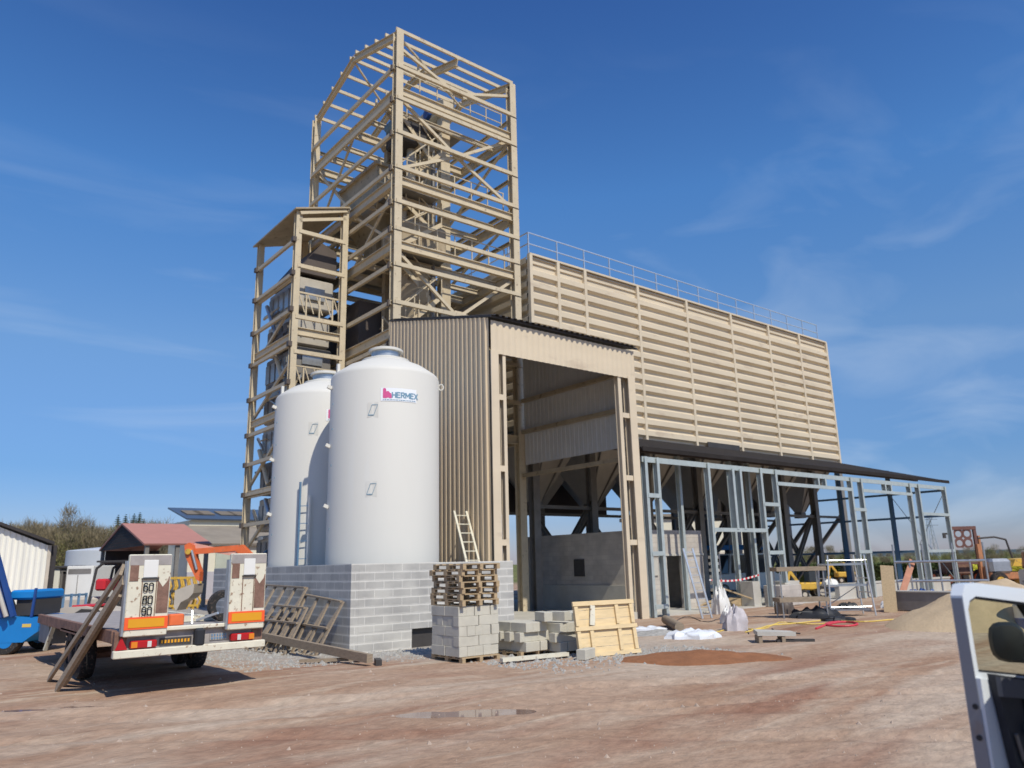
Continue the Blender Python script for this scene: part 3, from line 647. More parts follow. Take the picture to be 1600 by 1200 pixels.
# ------------------------------------------------------------------ silo hall
def ribbed(T, axis, c, a0, a1, z0, z1, out, mt, pitch=0.57, depth=0.16, name='cladding'):
    """deep horizontal ribs; axis 'X': wall on Y=c spanning x a0..a1"""
    prof = [(0, z0)]; z = z0
    while z < z1 - 0.02:
        for dz, d in ((0.11, 0.0), (0.20, depth), (pitch - 0.12, depth), (pitch - 0.02, 0.0)):
            if z + dz < z1: prof.append((d, z + dz))
        z += pitch
    prof.append((0, z1)); mb = MB(); n = len(prof)
    for d, z in prof:
        for a in (a0, a1):
            mb.v.append(Vector((a, c + out * d, z)) if axis == 'X' else Vector((c + out * d, a, z)))
    for i in range(n - 1): mb.f.append((2*i, 2*i+1, 2*i+3, 2*i+2)); mb.m.append(0)
    return mb.build(name, mt, T)
SX0, SX1, SY0, SY1, SZ0, SZ1 = 21.3, 46.9, 25.0, 33.2, 7.75, 15.75
sh = thing('silo_hall', 'long beige silo hall clad in deep horizontal ribs above open hopper legs', 'silo building', (SX0, SY0, 0))
PX = [SX0, 22.98, 24.74, 28.5, 32.42, 36.42, 40.2, 43.6, SX1]
for i in range(8):
    ribbed(sh, 'X', SY0, PX[i] + 0.06, PX[i + 1] - 0.06, SZ0, SZ1 - 0.5, -1, M['clad'], name='front_cladding')
ribbed(sh, 'X', SY0, SX0 + 0.05, SX1 - 0.05, SZ1 - 0.5, SZ1, -1, M['clad'], pitch=0.25, depth=0.07, name='top_cladding')
ribbed(sh, 'Y', SX0, SY0, SY1, SZ0, SZ1, -1, M['clad'], name='side_cladding')
ribbed(sh, 'Y', SX1, SY0, SY1, SZ0, SZ1, 1, M['clad'], name='side_cladding')
MB().box(SX0, SX1, SY1 - 0.1, SY1, SZ0, SZ1).build('rear_wall', M['clad_in'], sh)
MB().box(SX0 + 0.05, SX1 - 0.05, SY0 + 0.05, SY1 - 0.12, SZ1 - 0.25, SZ1 - 0.1).build('roof', M['roofgr'], sh)
for i, x in enumerate(PX):
    mb = MB(); mb.box(x - 0.085, x + 0.085, SY0 - 0.175, SY0 + 0.02, SZ0 - 0.05, SZ1 + 0.02)
    z = SZ0 + 0.3
    mb.build('pilaster', M['clad'], sh)
MB().box(SX0 - 0.05, SX1 + 0.05, SY0 - 0.17, SY0 + 0.05, SZ1, SZ1 + 0.09).build('top_trim', M['clad'], sh)
MB().box(33.2, 36.0, SY0 - 0.24, SY0 - 0.2, 7.72, 8.0).build('dark_opening', M['dark'], sh)
# bins' underside with hoppers
HX = [21.3, 24.74, 28.5, 32.42, 36.42, 40.2, 43.6, 46.9]; HY = [25.1, 29.1, 33.1]
for j in range(2):
    for i in range(7):
        mb = MB(); pyramid(mb, HX[i] + 0.08, HX[i+1] - 0.08, HY[j] + 0.08, HY[j+1] - 0.08, 7.72, 4.7, 0.22)
        h_ = mb.build('hopper', M['hop'], sh)
        cx, cy = (HX[i] + HX[i+1]) / 2, (HY[j] + HY[j+1]) / 2
        mb = MB(); mb.box(cx - 0.26, cx + 0.26, cy - 0.26, cy + 0.26, 4.35, 4.7); mb.build('outlet_slide', M['grey_st'], h_)
        if j == 0:
            mb = MB()
            for s in (-1, 1):
                mb.beam((cx + s * 0.22, cy - 0.24, 4.75), (cx + s * (HX[i+1] - HX[i]) * 0.24, HY[j] + 0.05, 7.6), 0.05, 0.09)
            mb.build('hopper_rib', M['grey_st'], h_)
for y in HY:
    MB().hbeam((SX0, y, 7.55), (SX1, y, 7.55), 0.3, 0.36, (0, 0, 1), 0.04).build('base_girder', M['grey_st'], sh)
for i, x in enumerate(HX):
    for y in HY: col(sh, x, y, 0, 7.4, 0.36, 0.36, M['grey_st'])
    ibar(sh, 'base_beam', (x, HY[0], 7.5), (x, HY[2], 7.5), 0.25, 0.3, M['grey_st'])
for i in range(7):
    for y, f_ in ((HY[0] + 0.2, i in (2, 5)), (HY[1], i in (1, 3, 4, 6)), (HY[2] - 0.2, i in (0, 3))):
        if f_:
            ibar(sh, 'leg_brace', (HX[i], y, 0.2), (HX[i+1], y, 4.4), 0.2, 0.22, M['grey_st']); ibar(sh, 'leg_brace', (HX[i+1], y + 0.25, 0.2), (HX[i], y + 0.25, 4.4), 0.2, 0.22, M['grey_st'])
for x in HX[1::1]:
    ibar(sh, 'leg_brace', (x, HY[0], 4.6), (x, HY[1], 0.2), 0.18, 0.2, M['grey_st'])
for y in HY[:2]: ibar(sh, 'tie_beam', (SX0, y, 4.3), (SX1, y, 4.3), 0.12, 0.14, M['grey_st'])
for x0, x1 in ((SX0, 28.4), (28.6, 34.0)): MB().box(x0, x1, SY1 + 0.06, SY1 + 0.12, 4.6, 7.7).build('rear_shade_sheet', M['brown'], sh)  # added sheets that shut out the sky behind the hoppers
# roof walkway rail
hr = thing('roof_handrail', 'thin pale handrail running along the top edge of the ribbed silo hall', 'railing', (SX0, SY0, SZ1))
for z in (16.35, 16.9): MB().beam((SX0, SY0, z), (46.2, SY0, z), 0.045, 0.045).build('rail', M['alu'], hr)
for i in range(15): x = SX0 + i * (46.2 - SX0) / 14; MB().beam((x, SY0, SZ1), (x, SY0, 16.9), 0.05, 0.05).build('post', M['alu'], hr)
for z in (16.35, 16.9): MB().beam((SX0, SY0, z), (SX0, 31, z), 0.045, 0.045).build('rail', M['alu'], hr)
for i in range(1, 5): MB().beam((SX0, SY0 + i * 1.5, SZ1), (SX0, SY0 + i * 1.5, 16.9), 0.05, 0.05).build('post', M['alu'], hr)

# ------------------------------------------------------------------ entrance block
AX0, AX1, AY0, AY1 = 14.0, 20.65, 18.5, 24.85
def corr(T, name, p, q, zb, zt0, zt1, out, mt, pitch=0.25, d=0.035):
    """vertical trapezoid sheet from p to q (ground points), top height running zt0 to zt1"""
    p = Vector(p); q = Vector(q); Ln = (q - p).length; u = (q - p) / Ln; o = Vector(out)
    mb = MB(); s = 0.0; pts = []
    while s < Ln:
        for ds, dd in ((0, 0), (0.09, 0), (0.125, d), (0.215, d)):
            if s + ds <= Ln: pts.append((s + ds, dd))
        s += pitch
    pts.append((Ln, 0))
    for s, dd in pts:
        b_ = p + u * s + o * dd; mb.v += [Vector((b_.x, b_.y, zb)), Vector((b_.x, b_.y, zt0 + (zt1 - zt0) * s / Ln))]
    for i in range(len(pts) - 1): mb.f.append((2*i, 2*i+2, 2*i+3, 2*i+1)); mb.m.append(0)
    return mb.build(name, mt, T)
en = thing('entrance_block', 'tall entrance block with brown corrugated side, cream lintel and wide open doorway', 'entrance building', (AX0, AY0, 0))
corr(en, 'side_wall', (AX0, AY0 + 0.02, 0), (AX0, AY1, 0), 0.25, 9.6, 11.15, (-1, 0, 0), M['sideclad'], 0.25, 0.05)
MB().plate([(AX0 + 0.06, AY0 + 0.1, 0.3), (AX0 + 0.06, AY1, 0.3), (AX0 + 0.06, AY1, 11.1), (AX0 + 0.06, AY0 + 0.1, 9.55)], (1, 0, 0), 0.015).build('side_lining', M['clad_in'], en)
corr(en, 'lintel_panel', (AX0 + 0.02, AY0 - 0.08, 0), (AX1 + 0.02, AY0 - 0.08, 0), 8.42, 9.5, 9.5, (0, -1, 0), M['clad'], 0.25, 0.018)
MB().box(AX0 + 0.1, AX1, AY0 - 0.03, AY0 + 0.0, 8.46, 9.45).build('lintel_lining', M['clad_in'], en)
MB().plate([(AX0 - 0.045, AY0 - 0.2, 9.56), (AX1 + 0.1, AY0 - 0.2, 9.56), (AX1 + 0.1, AY1, 11.16), (AX0 - 0.045, AY1, 11.16)], (0, 0, 1), 0.06).build('roof', M['dark'], en)
mb = MB(); xs = []
x = AX0 - 0.04
while x < AX1 + 0.05:
    for dx, dz in ((0, 0), (0.09, 0), (0.12, 0.05), (0.22, 0.05)): xs.append((x + dx, dz))
    x += 0.25
for x, dz in xs:
    for y, z in ((AY0 - 0.3, 9.60), (AY1, 11.25)): mb.v.append(V(x, y, z + dz))
mb.f = [(2*i, 2*i+2, 2*i+3, 2*i+1) for i in range(len(xs) - 1)]; mb.m = [0] * len(mb.f)
mb.build('roof_sheet', M['dark'], en)
corr(en, 'inner_side_wall', (AX1, AY0 + 0.05, 0), (AX1, AY1, 0), 6.0, 9.5, 11.05, (1, 0, 0), M['clad_in'], 0.25, 0.015)
for z in (8.75, 7.4, 5.55):
    MB().beam((AX1 - 0.12, AY0, z), (AX1 - 0.12, AY1, z), 0.12, 0.16).build('wall_rail', M['tan'], en)
for x0, x1, q in ((AX0 + 0.0, AX0 + 0.3, 0), (AX0 + 0.50, AX0 + 0.62, 1), (AX1 - 0.88, AX1 - 0.72, 2), (AX1 - 0.38, AX1 - 0.02, 3)):
    MB().hbeam(((x0 + x1) / 2, AY0 + 0.05, -0.1), ((x0 + x1) / 2, AY0 + 0.05, 8.5), x1 - x0, 0.3 if q in (0, 3) else 0.2, (0, 1, 0), 0.03).build('door_post', M['clad'], en)
for za in (7.03, 4.78, 2.55):
    for x0, x1 in ((AX0 + 0.3, AX0 + 0.5), (AX1 - 0.72, AX1 - 0.38)):
        MB().box(x0, x1, AY0 - 0.06, AY0 + 0.06, za - 0.09, za + 0.09).build('post_spacer', M['clad'], en)
for x0, x1 in ((AX0 + 0.3, AX0 + 0.5), (AX1 - 0.72, AX1 - 0.38)):
    MB().box(x0, x1, AY0 + 0.22, AY0 + 0.24, 0, 8.4).build('slot_backing', M['dark'], en)
MB().box(AX0 + 0.3, AX1 - 0.4, AY0 + 0.1, AY0 + 0.35, -0.05, 0.22).build('threshold', M['conc'], en)
ibar(en, 'roof_beam', (AX0 + .2, AY0 + 3.2, 9.95), (AX1 - .2, AY0 + 3.2, 9.95), 0.16, 0.3, M['brown'])
# door frame rails further in
dfm = thing('inner_partition_frame', 'beige steel partition frame standing just inside the open doorway on the left', 'frame', (16, 22, 0))
for x in (14.8, 16.85, 17.05): MB().beam((x, 22.2, 0.1), (x, 22.2, 5.2 if x < 17 else 4.9), 0.12, 0.14).build('upright', M['beige'], dfm)
for z in (2.05, 4.05, 0.25): MB().beam((14.3, 22.2, z), (17.1, 22.2, z), 0.1, 0.16).build('cross_rail', M['beige'], dfm)
MB().beam((14.3, 22.2, 5.1), (16.9, 22.2, 5.1), 0.1, 0.14).build('cross_rail', M['beige'], dfm)

# concrete floor of the hall
tag(MB().box(14.2, 47.0, 18.75, 33.6, -0.3, 0.03).build('floor_slab', M['conc']), kind='structure')

# block-walled pit room behind the frame
br = thing('block_room', 'dusty concrete block room with a doorway standing inside the unfinished lean-to', 'block room', (22.6, 20.5, 0))
MB().box(22.65, 22.85, 20.5, 27.6, 0.03, 3.1).build('side_wall', M['blkd'], br)
MB().box(22.85, 24.2, 20.5, 20.7, 0.03, 2.15).build('front_wall', M['blkd'], br)
MB().box(25.2, 26.5, 20.5, 20.7, 0.03, 2.15).build('front_wall', M['blkd'], br)
MB().box(22.852, 26.5, 20.498, 20.7, 2.17, 3.1).build('lintel_wall', M['blkd'], br)
MB().box(22.86, 26.5, 20.46, 20.7, 2.09, 2.168).build('door_lintel', M['conc'], br)
MB().box(26.3, 26.5, 20.7, 24.5, 0.03, 3.0).build('side_wall', M['blkd'], br)
MB().box(22.55, 22.65, 20.9, 27.6, 0.03, 1.0).build('wall_footing', M['conc'], br)
MB().box(22.6, 22.66, 23.6, 24.2, 1.35, 2.05).build('wall_hole', M['dark'], br)
MB().box(23.2, 23.6, 20.44, 20.5, 1.35, 2.0).build('box_recess', M['conc'], br)

# ------------------------------------------------------------------ lean-to frame
le = thing('lean_to_frame', 'unfinished pale blue-grey steel lean-to frame with dark roof edge along the silo hall', 'steel frame', (20.9, 18.5, 0))
LY = 18.5
MB().plate([(20.7, LY - 0.15, 5.85), (46.3, LY - 0.15, 5.85), (46.3, 24.75, 7.65), (20.7, 24.75, 7.65)], (0, 0, 1), 0.07).build('roof', M['blackroof'], le)
MB().box(20.72, 46.3, LY - 0.2, LY - 0.152, 5.78, 5.94).build('fascia', M['blackroof'], le)
for y, z in ((20.0, 6.15), (21.6, 6.6), (23.2, 7.05)): MB().beam((20.8, y, z), (46.2, y, z), 0.1, 0.2).build('roof_purlin', M['brown'], le)
bs = M['blue_st']
MB().beam((20.8, LY - 0.02, 5.5), (46.1, LY - 0.02, 5.5), 0.06, 0.2).build('top_rail', bs, le)
def lpost(x, z0=0.0, z1=5.6, w=0.14, y=LY): return MB().hbeam((x, y, z0), (x, y, z1), w, 0.22, (0, 1, 0), 0.02).build('post', bs, le)
for x in (20.95, 21.6, 24.58, 28.1, 29.2, 35.5, 36.5, 41.6, 42.6, 45.85): lpost(x, 0.0 if x != 29.2 else 0.9)
for x in (26.1, 26.6): MB().hbeam((x, LY, 3.05), (x, LY, 5.45), 0.14, 0.3, (0, 1, 0), 0.02).build('short_post', bs, le)
for x in (32.6, 33.2, 38.9, 39.5): MB().hbeam((x, LY, 5.05), (x, LY, 5.42), 0.12, 0.2, (0, 1, 0), 0.02).build('short_post', bs, le)
for x0, x1, z in ((20.95, 21.6, 4.2), (20.95, 21.6, 2.16), (20.95, 21.6, 0.35), (24.6, 28.1, 3.02), (28.1, 29.2, 4.1), (28.1, 29.2, 2.13), (29.2, 35.4, 5.0),
                  (35.4, 36.6, 4.07), (35.4, 36.6, 2.1), (36.5, 41.7, 5.0), (42.6, 45.9, 4.02), (42.6, 45.9, 2.08)):
    MB().beam((x0, LY - 0.105, z), (x1, LY - 0.105, z), 0.05, 0.15).build('cross_rail', bs, le)
for x in (24.3, 27.7, 29.0): MB().hbeam((x, LY + 1.2, 0), (x, LY + 1.2, 6.0), 0.14, 0.2, (0, 1, 0), 0.02).build('rear_post', bs, le)
# end wall rails and posts
for z in (5.4, 4.0, 2.1):
    MB().beam((46.0, LY, z), (46.0, 33.0, z), 0.08, 0.12).build('end_rail', M['bluerail'], le)
for y in (21.6, 24.7): MB().hbeam((46.0, y, 0), (46.0, y, 6.0 + (y - LY) * .27), 0.2, 0.2, (1, 0, 0), 0.02).build('end_post', M['bluerail'], le)
brace(le, (46.0, LY, 5.4), (46.0, 21.6, 0.3), 0.03, bs); brace(le, (46.0, 21.6, 5.4), (46.0, LY, 0.3), 0.03, bs)
pl = thing('block_plinth', 'low concrete block plinth carrying the middle post of the lean-to', 'plinth', (28.9, 18.4, 0))
MB().bev(28.35, 29.9, 18.2, 19.0, 0, 0.82, 0.02).build('block_base', M['blkd'], pl); MB().box(29.5, 30.6, 18.7, 19.4, 0, 0.95).build('block_step', M['conc'], pl)
MB().box(27.5, 28.0, 18.9, 19.5, 0, 1.0).build('concrete_stub', M['conc'], pl)
lw = thing('low_concrete_wall', 'low grey concrete wall along the foot of the right end of the frame', 'wall', (38, 18.6, 0))
MB().bev(34.0, 45.7, 18.8, 19.05, 0, 0.62, 0.02).build('wall_body', M['conc'], lw); MB().box(33.98, 45.72, 18.77, 19.08, 0.62, 0.7).build('wall_cap', M['conc'], lw)
# ------------------------------------------------------------------ white tanks
GLY = {'H': [[(0,0),(0,1)],[(0,.5),(.6,.5)],[(.6,0),(.6,1)]], 'E': [[(.55,0),(0,0),(0,1),(.55,1)],[(0,.52),(.48,.52)]],
 'R': [[(0,0),(0,1),(.42,1),(.58,.88),(.58,.64),(.42,.5),(0,.5)],[(.3,.5),(.6,0)]], 'M': [[(0,0),(0,1),(.38,.3),(.76,1),(.76,0)]], 'X': [[(0,0),(.62,1)],[(.62,0),(0,1)]],
 '0': [[(.14,0),(0,.14),(0,.86),(.14,1),(.36,1),(.5,.86),(.5,.14),(.36,0),(.14,0)]],
 '8': [[(.14,0),(0,.12),(0,.4),(.12,.53),(.38,.53),(.5,.4),(.5,.12),(.36,0),(.14,0)],[(.12,.53),(.02,.64),(.02,.88),(.14,1),(.36,1),(.48,.88),(.48,.64),(.38,.53)]],
 '6': [[(.48,.86),(.36,1),(.14,1),(0,.86),(0,.14),(.14,0),(.36,0),(.5,.14),(.5,.42),(.36,.56),(.14,.56),(0,.44)]],
 '9': [[(.02,.14),(.14,0),(.36,0),(.5,.14),(.5,.86),(.36,1),(.14,1),(0,.86),(0,.56),(.14,.44),(.36,.44),(.5,.54)]]}
def letters(s, h, sx, lw, gap=0.22):
    """lettering drawn as strokes: 2-D vertices and faces, cap height h, stroke width lw"""
    vs = []; fs = []; x0 = 0.0
    for ch in s:
        wmax = 0
        for st_ in GLY[ch]:
            P = [(x0 + a * h * sx, b * h * (1 - lw / h) + lw / 2) for a, b in st_]; wmax = max([wmax] + [a for a, b in st_])
            for (ax_, ay_), (bx_, by_) in zip(P[:-1], P[1:]):
                dx, dy = bx_ - ax_, by_ - ay_; l_ = math.hypot(dx, dy); ux, uy = dx / l_ * lw / 2, dy / l_ * lw / 2; k_ = 0.6
                b0 = len(vs); vs += [(ax_ - ux * k_ - uy, ay_ - uy * k_ + ux), (ax_ - ux * k_ + uy, ay_ - uy * k_ - ux), (bx_ + ux * k_ + uy, by_ + uy * k_ - ux), (bx_ + ux * k_ - uy, by_ + uy * k_ + ux)]
                fs.append((b0, b0 + 1, b0 + 2, b0 + 3))
        x0 += (wmax + gap) * h * sx + lw
    return vs, fs
TR = 1.54
def make_tank(cx, cy, label, logo_az, ladder):
    T = thing('storage_tank', label, 'tank', (cx, cy, 0), 0, 'white storage tanks standing inside the block wall')
    c = V(cx, cy, 0)
    MB().lathe([(TR, 0.3), (TR, 7.12), (TR - 0.03, 7.2), (TR - 0.09, 7.26), (TR * 0.72, 7.50), (0.70, 7.68)], c, 96).build('tank_shell', M['tank'], T, smooth=True)
    MB().lathe([(0.69, 7.66), (0.69, 7.74), (0.50, 7.80), (0.46, 7.82)], c, 48).build('manhole_collar', M['tank'], T, smooth=True)
    n = MB().lathe([(0.42, 7.8), (0.42, 8.0)], c, 40).build('manhole_neck', M['galv'], T, smooth=True)
    MB().lathe([(0.50, 8.0), (0.50, 8.06), (0.44, 8.09), (0.05, 8.11)], c, 40).build('manhole_lid', M['tank'], T, smooth=True)
    def pt(az, z, r=TR): return c + V(math.cos(az) * r, math.sin(az) * r, z)
    toward = math.atan2(-cy, -cx)
    # lugs up the left edge, one lifting eye at the right of the rim, a stub at the top left
    la = toward - R(74)
    for z in (1.9, 3.55, 5.2, 6.85):
        p = pt(la, z); q = pt(la, z, TR + 0.12); MB().beam(p - V(0, 0, .03), q + V(0, 0, .02), 0.10, 0.09).build('pipe_lug', M['tank'], T)
    ra = toward + R(84); p = pt(ra, 6.95, TR + 0.06)
    mb = MB(); tg = V(math.cos(ra), math.sin(ra), 0)
    ring = [p + tg * 0.07 * math.cos(q * math.pi / 5) + V(0, 0, 0.09 * math.sin(q * math.pi / 5)) for q in range(11)]
    mb.path(ring, 0.02, 6); mb.build('lifting_eye', M['tank'], T)
    p = pt(la + R(6), 7.2, TR - 0.12); MB().box(p.x - .04, p.x + .04, p.y - .04, p.y + .04, 7.15, 7.5).build('lifting_eye', M['tank'], T)
    # small printed panel outlines
    def wrap(u, z, r=TR + 0.004): return lambda a0: pt(a0 + u / TR, z, r)
    def on(a0, uv, r): return [pt(a0 + u / TR, z, r) for u, z in uv]
    ha = toward - R(12)
    for z in (6.0, 3.9):
        if ladder and z < 5: continue
        mb = MB(); w_, h_, sk = 0.15, 0.28, 0.05
        cs = [(-w_/2 - sk, z - h_/2), (w_/2 - sk, z - h_/2), (w_/2 + sk, z + h_/2), (-w_/2 + sk, z + h_/2)]
        mb2 = MB(); bk = [(-w_ * 0.85 - sk * 0.4, z - h_*.72), (w_*0.95 , z - h_*.72), (w_*0.95, z + h_*.72), (-w_ * 0.85 - sk * 0.4, z + h_*.72)]
        mb2.add(on(ha, bk, TR + 0.006), [(0, 1, 2, 3)]); mb2.build('hazard_sticker', M['tank'], T)
        for i in range(4):
            (u0, z0), (u1, z1) = cs[i], cs[(i + 1) % 4]; t_ = 0.028 if i == 0 else 0.014
            mb.beam(pt(ha + u0 / TR, z0, TR + 0.006), pt(ha + u1 / TR, z1, TR + 0.006), 0.012, t_, pt(ha, 0, 1) - c if False else (0, 0, 1))
        mb.build('panel_outline', M['hatchln'], T)
    # seam marks
    mb = MB()
    for z in (2.9, 4.6, 5.6, 6.3):
        a = la + R(7); q = pt(a, z, TR + 0.004); mb.beam(q, pt(a, z + 0.06, TR + 0.004), 0.02, 0.03)
    mb.build('fixing_mark', M['hatchln'], T)
    # maker's plate with lettering
    z0 = 6.42; W, H = 1.0, 0.36
    mb = MB(); k = 12
    for i in range(k + 1):
        u = -W / 2 + W * i / k; mb.v += [pt(logo_az + u / TR, z0 - H/2, TR + 0.008), pt(logo_az + u / TR, z0 + H/2, TR + 0.008)]
    mb.f = [(2*i, 2*i+2, 2*i+3, 2*i+1) for i in range(k)]; mb.m = [0] * k
    lp = mb.build('name_plate', M['sticker'], T)
    tv, tf = letters('HERMEX', 0.17, 0.86, 0.034, 0.02)
    u0 = -W / 2 + 0.31
    MB().add([pt(logo_az + (u0 + x) / TR, z0 - 0.095 + y, TR + 0.013) for x, y in tv], tf).build('lettering', M['logo'], lp)
    em = [(0.06, -.10), (0.06, .15), (0.075, .17), (0.12, .17), (0.14, .15), (0.14, .07), (0.18, .095), (0.22, .08), (0.24, .05), (0.275, .03), (0.29, -.02), (0.29, -.10), (0.24, -.105), (0.2, -.085), (0.14, -.105)]
    mb = MB(); cen = (0.16, -.02)
    mb.v = [pt(logo_az + (-W/2 + cen[0]) / TR, z0 + cen[1], TR + 0.013)] + [pt(logo_az + (-W/2 + x) / TR, z0 + y, TR + 0.013) for x, y in em]
    mb.f = [(0, 1 + i, 1 + (i + 1) % len(em)) for i in range(len(em))]; mb.m = [0] * len(em); mb.build('emblem', M['pink'], lp)
    mb = MB(); u = 0.06
    while u < W - 0.06:
        l_ = rnd.uniform(0.03, 0.08); mb.add([pt(logo_az + (-W/2 + a) / TR, z0 + b_, TR + 0.013) for a, b_ in ((u, -.155), (u + l_, -.155), (u + l_, -.135), (u, -.135))], [(0, 1, 2, 3)]); u += l_ + 0.015
    mb.build('small_print_line', M['logo'], lp)
    if ladder:
        a = toward - R(22); mb = MB()
        p0, p1 = pt(a, 0.5, TR + 0.14), pt(a + R(10), 0.5, TR + 0.14)
        mb.beam(p0, p0 + V(0, 0, 3.9), 0.05, 0.06, (0, 1, 0)); MB().beam(p1, p1 + V(0, 0, 3.5), 0.06, 0.07, (0, 1, 0)).build('level_gauge_tube', M['white'], T)
        for i in range(7): mb.beam(p0 + V(0, 0, 0.2 + i * 0.5), p1 + V(0, 0, 0.2 + i * 0.5), 0.02, 0.02)
        mb.build('level_gauge_ladder', M['bluerail'], T)
    return T
t1 = (10.6, 19.0); t2 = (10.37, 22.5)
make_tank(*t1, 'front white cylindrical tank with the whole HERMEX plate showing, right behind the block wall corner', math.atan2(-t1[1], -t1[0]) + R(14), False)
make_tank(*t2, 'rear white cylindrical tank half hidden behind the front one, with a blue ladder rail', math.atan2(-t2[1], -t2[0]) + R(20), True)

# block wall round the tanks
bw = thing('block_wall', 'grey concrete block retaining wall with a sunlit front and darker left side round the white tanks', 'wall', (8.47, 16.66, 0))
MB().box(8.672, 13.3, 16.66, 16.86, 0.44, 2.0).build('front_wall', M['blkw'], bw)
MB().box(8.672, 10.12, 16.66, 16.86, -0.1, 0.436).build('front_wall', M['blkw'], bw)
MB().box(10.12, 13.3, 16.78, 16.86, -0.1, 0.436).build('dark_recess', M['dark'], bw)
MB().box(8.47, 8.67, 16.66, 26.5, -0.1, 2.0).build('side_wall', M['blkw'], bw)
MB().box(13.1, 13.3, 16.86, 26.5, -0.1, 1.98).build('side_wall', M['blkw'], bw)
MB().box(8.67, 13.1, 16.86, 26.5, 0.0, 0.3).build('base_slab', M['conc'], bw)

# ------------------------------------------------------------------ block stacks, pallets
def make_pallet(cx, cy, z, rz, L_=1.15, W_=0.95):
    T = thing('wooden_pallet', 'wooden pallet', 'pallet', (cx, cy, z), rz)
    I = T.name
    def loc(mb, nm): return mb.build(nm, M['wood'], T, local=True)
    for i in range(5):
        y = -L_/2 + i * (L_ - 0.1) / 4; loc(MB().box(-W_/2, W_/2, y, y + 0.1, 0.1, 0.12), 'deck_board')
    for i in range(3):
        x = -W_/2 + i * (W_ - 0.08) / 2; mb = MB()
        loc(MB().box(x, x + 0.08, -L_/2, L_/2, 0.0, 0.018), 'skid_board')
        loc(MB().box(x, x + 0.08, -L_/2, L_/2, 0.08, 0.1), 'stringer')
        for j in range(3): y = -L_/2 + j * (L_ - 0.12) / 2; loc(MB().box(x, x + 0.08, y, y + 0.12, 0.018, 0.08), 'spacer_block')
    return T
blkmesh = None
def make_block():
    """hollow block 0.5 x 0.2 x 0.2, cells open on top"""
    mb = MB(); mb.bev(-0.25, 0.25, -0.1, 0.1, 0, 0.195, 0.006)
    o = mb.build('concrete_block', M['blk']); return o
proto_b = make_block(); first_b = [True]
def place_block(x, y, z, rz, label, group):
    if first_b[0]: o = proto_b; first_b[0] = False
    else: o = proto_b.copy(); COL.objects.link(o)
    o.location = (x, y, z); o.rotation_euler = (0, 0, rz + rnd.gauss(0, 0.008)); tag(o, label, 'block', group); return o
LAY = {3: ('bottom', 'middle', 'top'), 4: ('bottom', 'second', 'third', 'top'), 5: ('bottom', 'second', 'middle', 'fourth', 'top')}
ACR = {3: ('left', 'centre', 'right'), 5: ('far left', 'left of centre', 'centre', 'right of centre', 'far right')}
def stack(cx, cy, rz, nx, ny, nz, z0, label, group, ragged=0.0):
    """nx blocks (0.2 wide) across, ny blocks (0.5 long) deep; alternate layers turned"""
    cr, sr = math.cos(rz), math.sin(rz)
    for k in range(nz):
        for i in range(nx):
            for j in range(ny):
                if k == nz - 1 and rnd.random() < ragged: continue
                if k % 2 == 0: lx, ly, a = (i - (nx - 1) / 2) * 0.203, (j - (ny - 1) / 2) * 0.503, R(90)
                else: lx, ly, a = ((j - (ny - 1) / 2) * nx * 0.203 / ny), ((i - (nx - 1) / 2) * ny * 0.503 / nx), 0
                lx += rnd.gauss(0, 0.006); ly += rnd.gauss(0, 0.006)
                place_block(cx + lx * cr - ly * sr, cy + lx * sr + ly * cr, z0 + k * 0.197, rz + a, '%s layer block, %s, in the %s' % (LAY[nz][k], (ACR[nx][i] + ' of the ' + ('front', 'rear')[j] + ' row') if k % 2 == 0 else (('left', 'right')[j] + ' column, course ' + ('nearest the yard', 'second back', 'middle', 'fourth back', 'rearmost')[i if i < nx - 1 else 4]), label), group)
g1 = 'concrete blocks in the tall stack under the pallets'
stack(9.72, 13.85, 0, 5, 2, 5, 0.10, 'tall stack', g1)
p0 = make_pallet(9.72, 13.85, -0.025, 0); p0['label'] = 'bottom pallet on the ground under the tall block stack'; p0['group'] = 'pallets under and on the block stacks'
p0_names = ['lowest of the seven pallets, lying directly on the tall block stack', 'second pallet from the bottom on the tall block stack', 'third pallet from the bottom on the tall block stack', 'middle pallet of the seven on the tall block stack',
            'third pallet from the top on the tall block stack', 'second pallet from the top on the tall block stack', 'topmost pallet on the tall block stack, slightly askew']
for i in range(7):
    c_ = copy_tree(p0); c_.location = (9.70 + rnd.gauss(0, 0.03), 13.83 + rnd.gauss(0, 0.04), 1.092 + i * 0.1215); c_.rotation_euler = (0, 0, rnd.gauss(0, 0.04)); c_['label'] = p0_names[i]
c_ = copy_tree(p0); c_.location = (11.15, 13.75, -0.03); c_['label'] = 'pallet under the low left block pile'
stack(11.05, 13.6, 0.03, 3, 2, 3, 0.09, 'low left pile', 'concrete blocks in the low left pile')
stack(11.78, 13.3, 0.0, 3, 2, 3, 0.05, 'low right pile', 'concrete blocks in the low right pile')
stack(12.52, 13.35, 0, 3, 2, 4, 0.03, 'pile behind the formwork', 'concrete blocks in the pile behind the formwork')
place_block(11.32, 13.15, 0.685, 1.3, 'loose block lying on the left pile, the left of two', 'loose blocks on the low piles')
place_block(11.62, 13.0, 0.685, 1.75, 'loose block lying on the piles, the right of two', 'loose blocks on the low piles')
place_block(11.35, 11.9, 0.0, 0.4, 'single block standing on the ground at the left foot of the formwork panel', 'loose blocks on the ground')
wp = MB().beam(V(9.75, 12.65, 0.06), V(11.25, 12.35, 0.07), 0.14, 0.07).build('white_plank', M['ivory'])
tag(wp, 'long cream coloured plank on the ground in front of the block piles', 'plank')

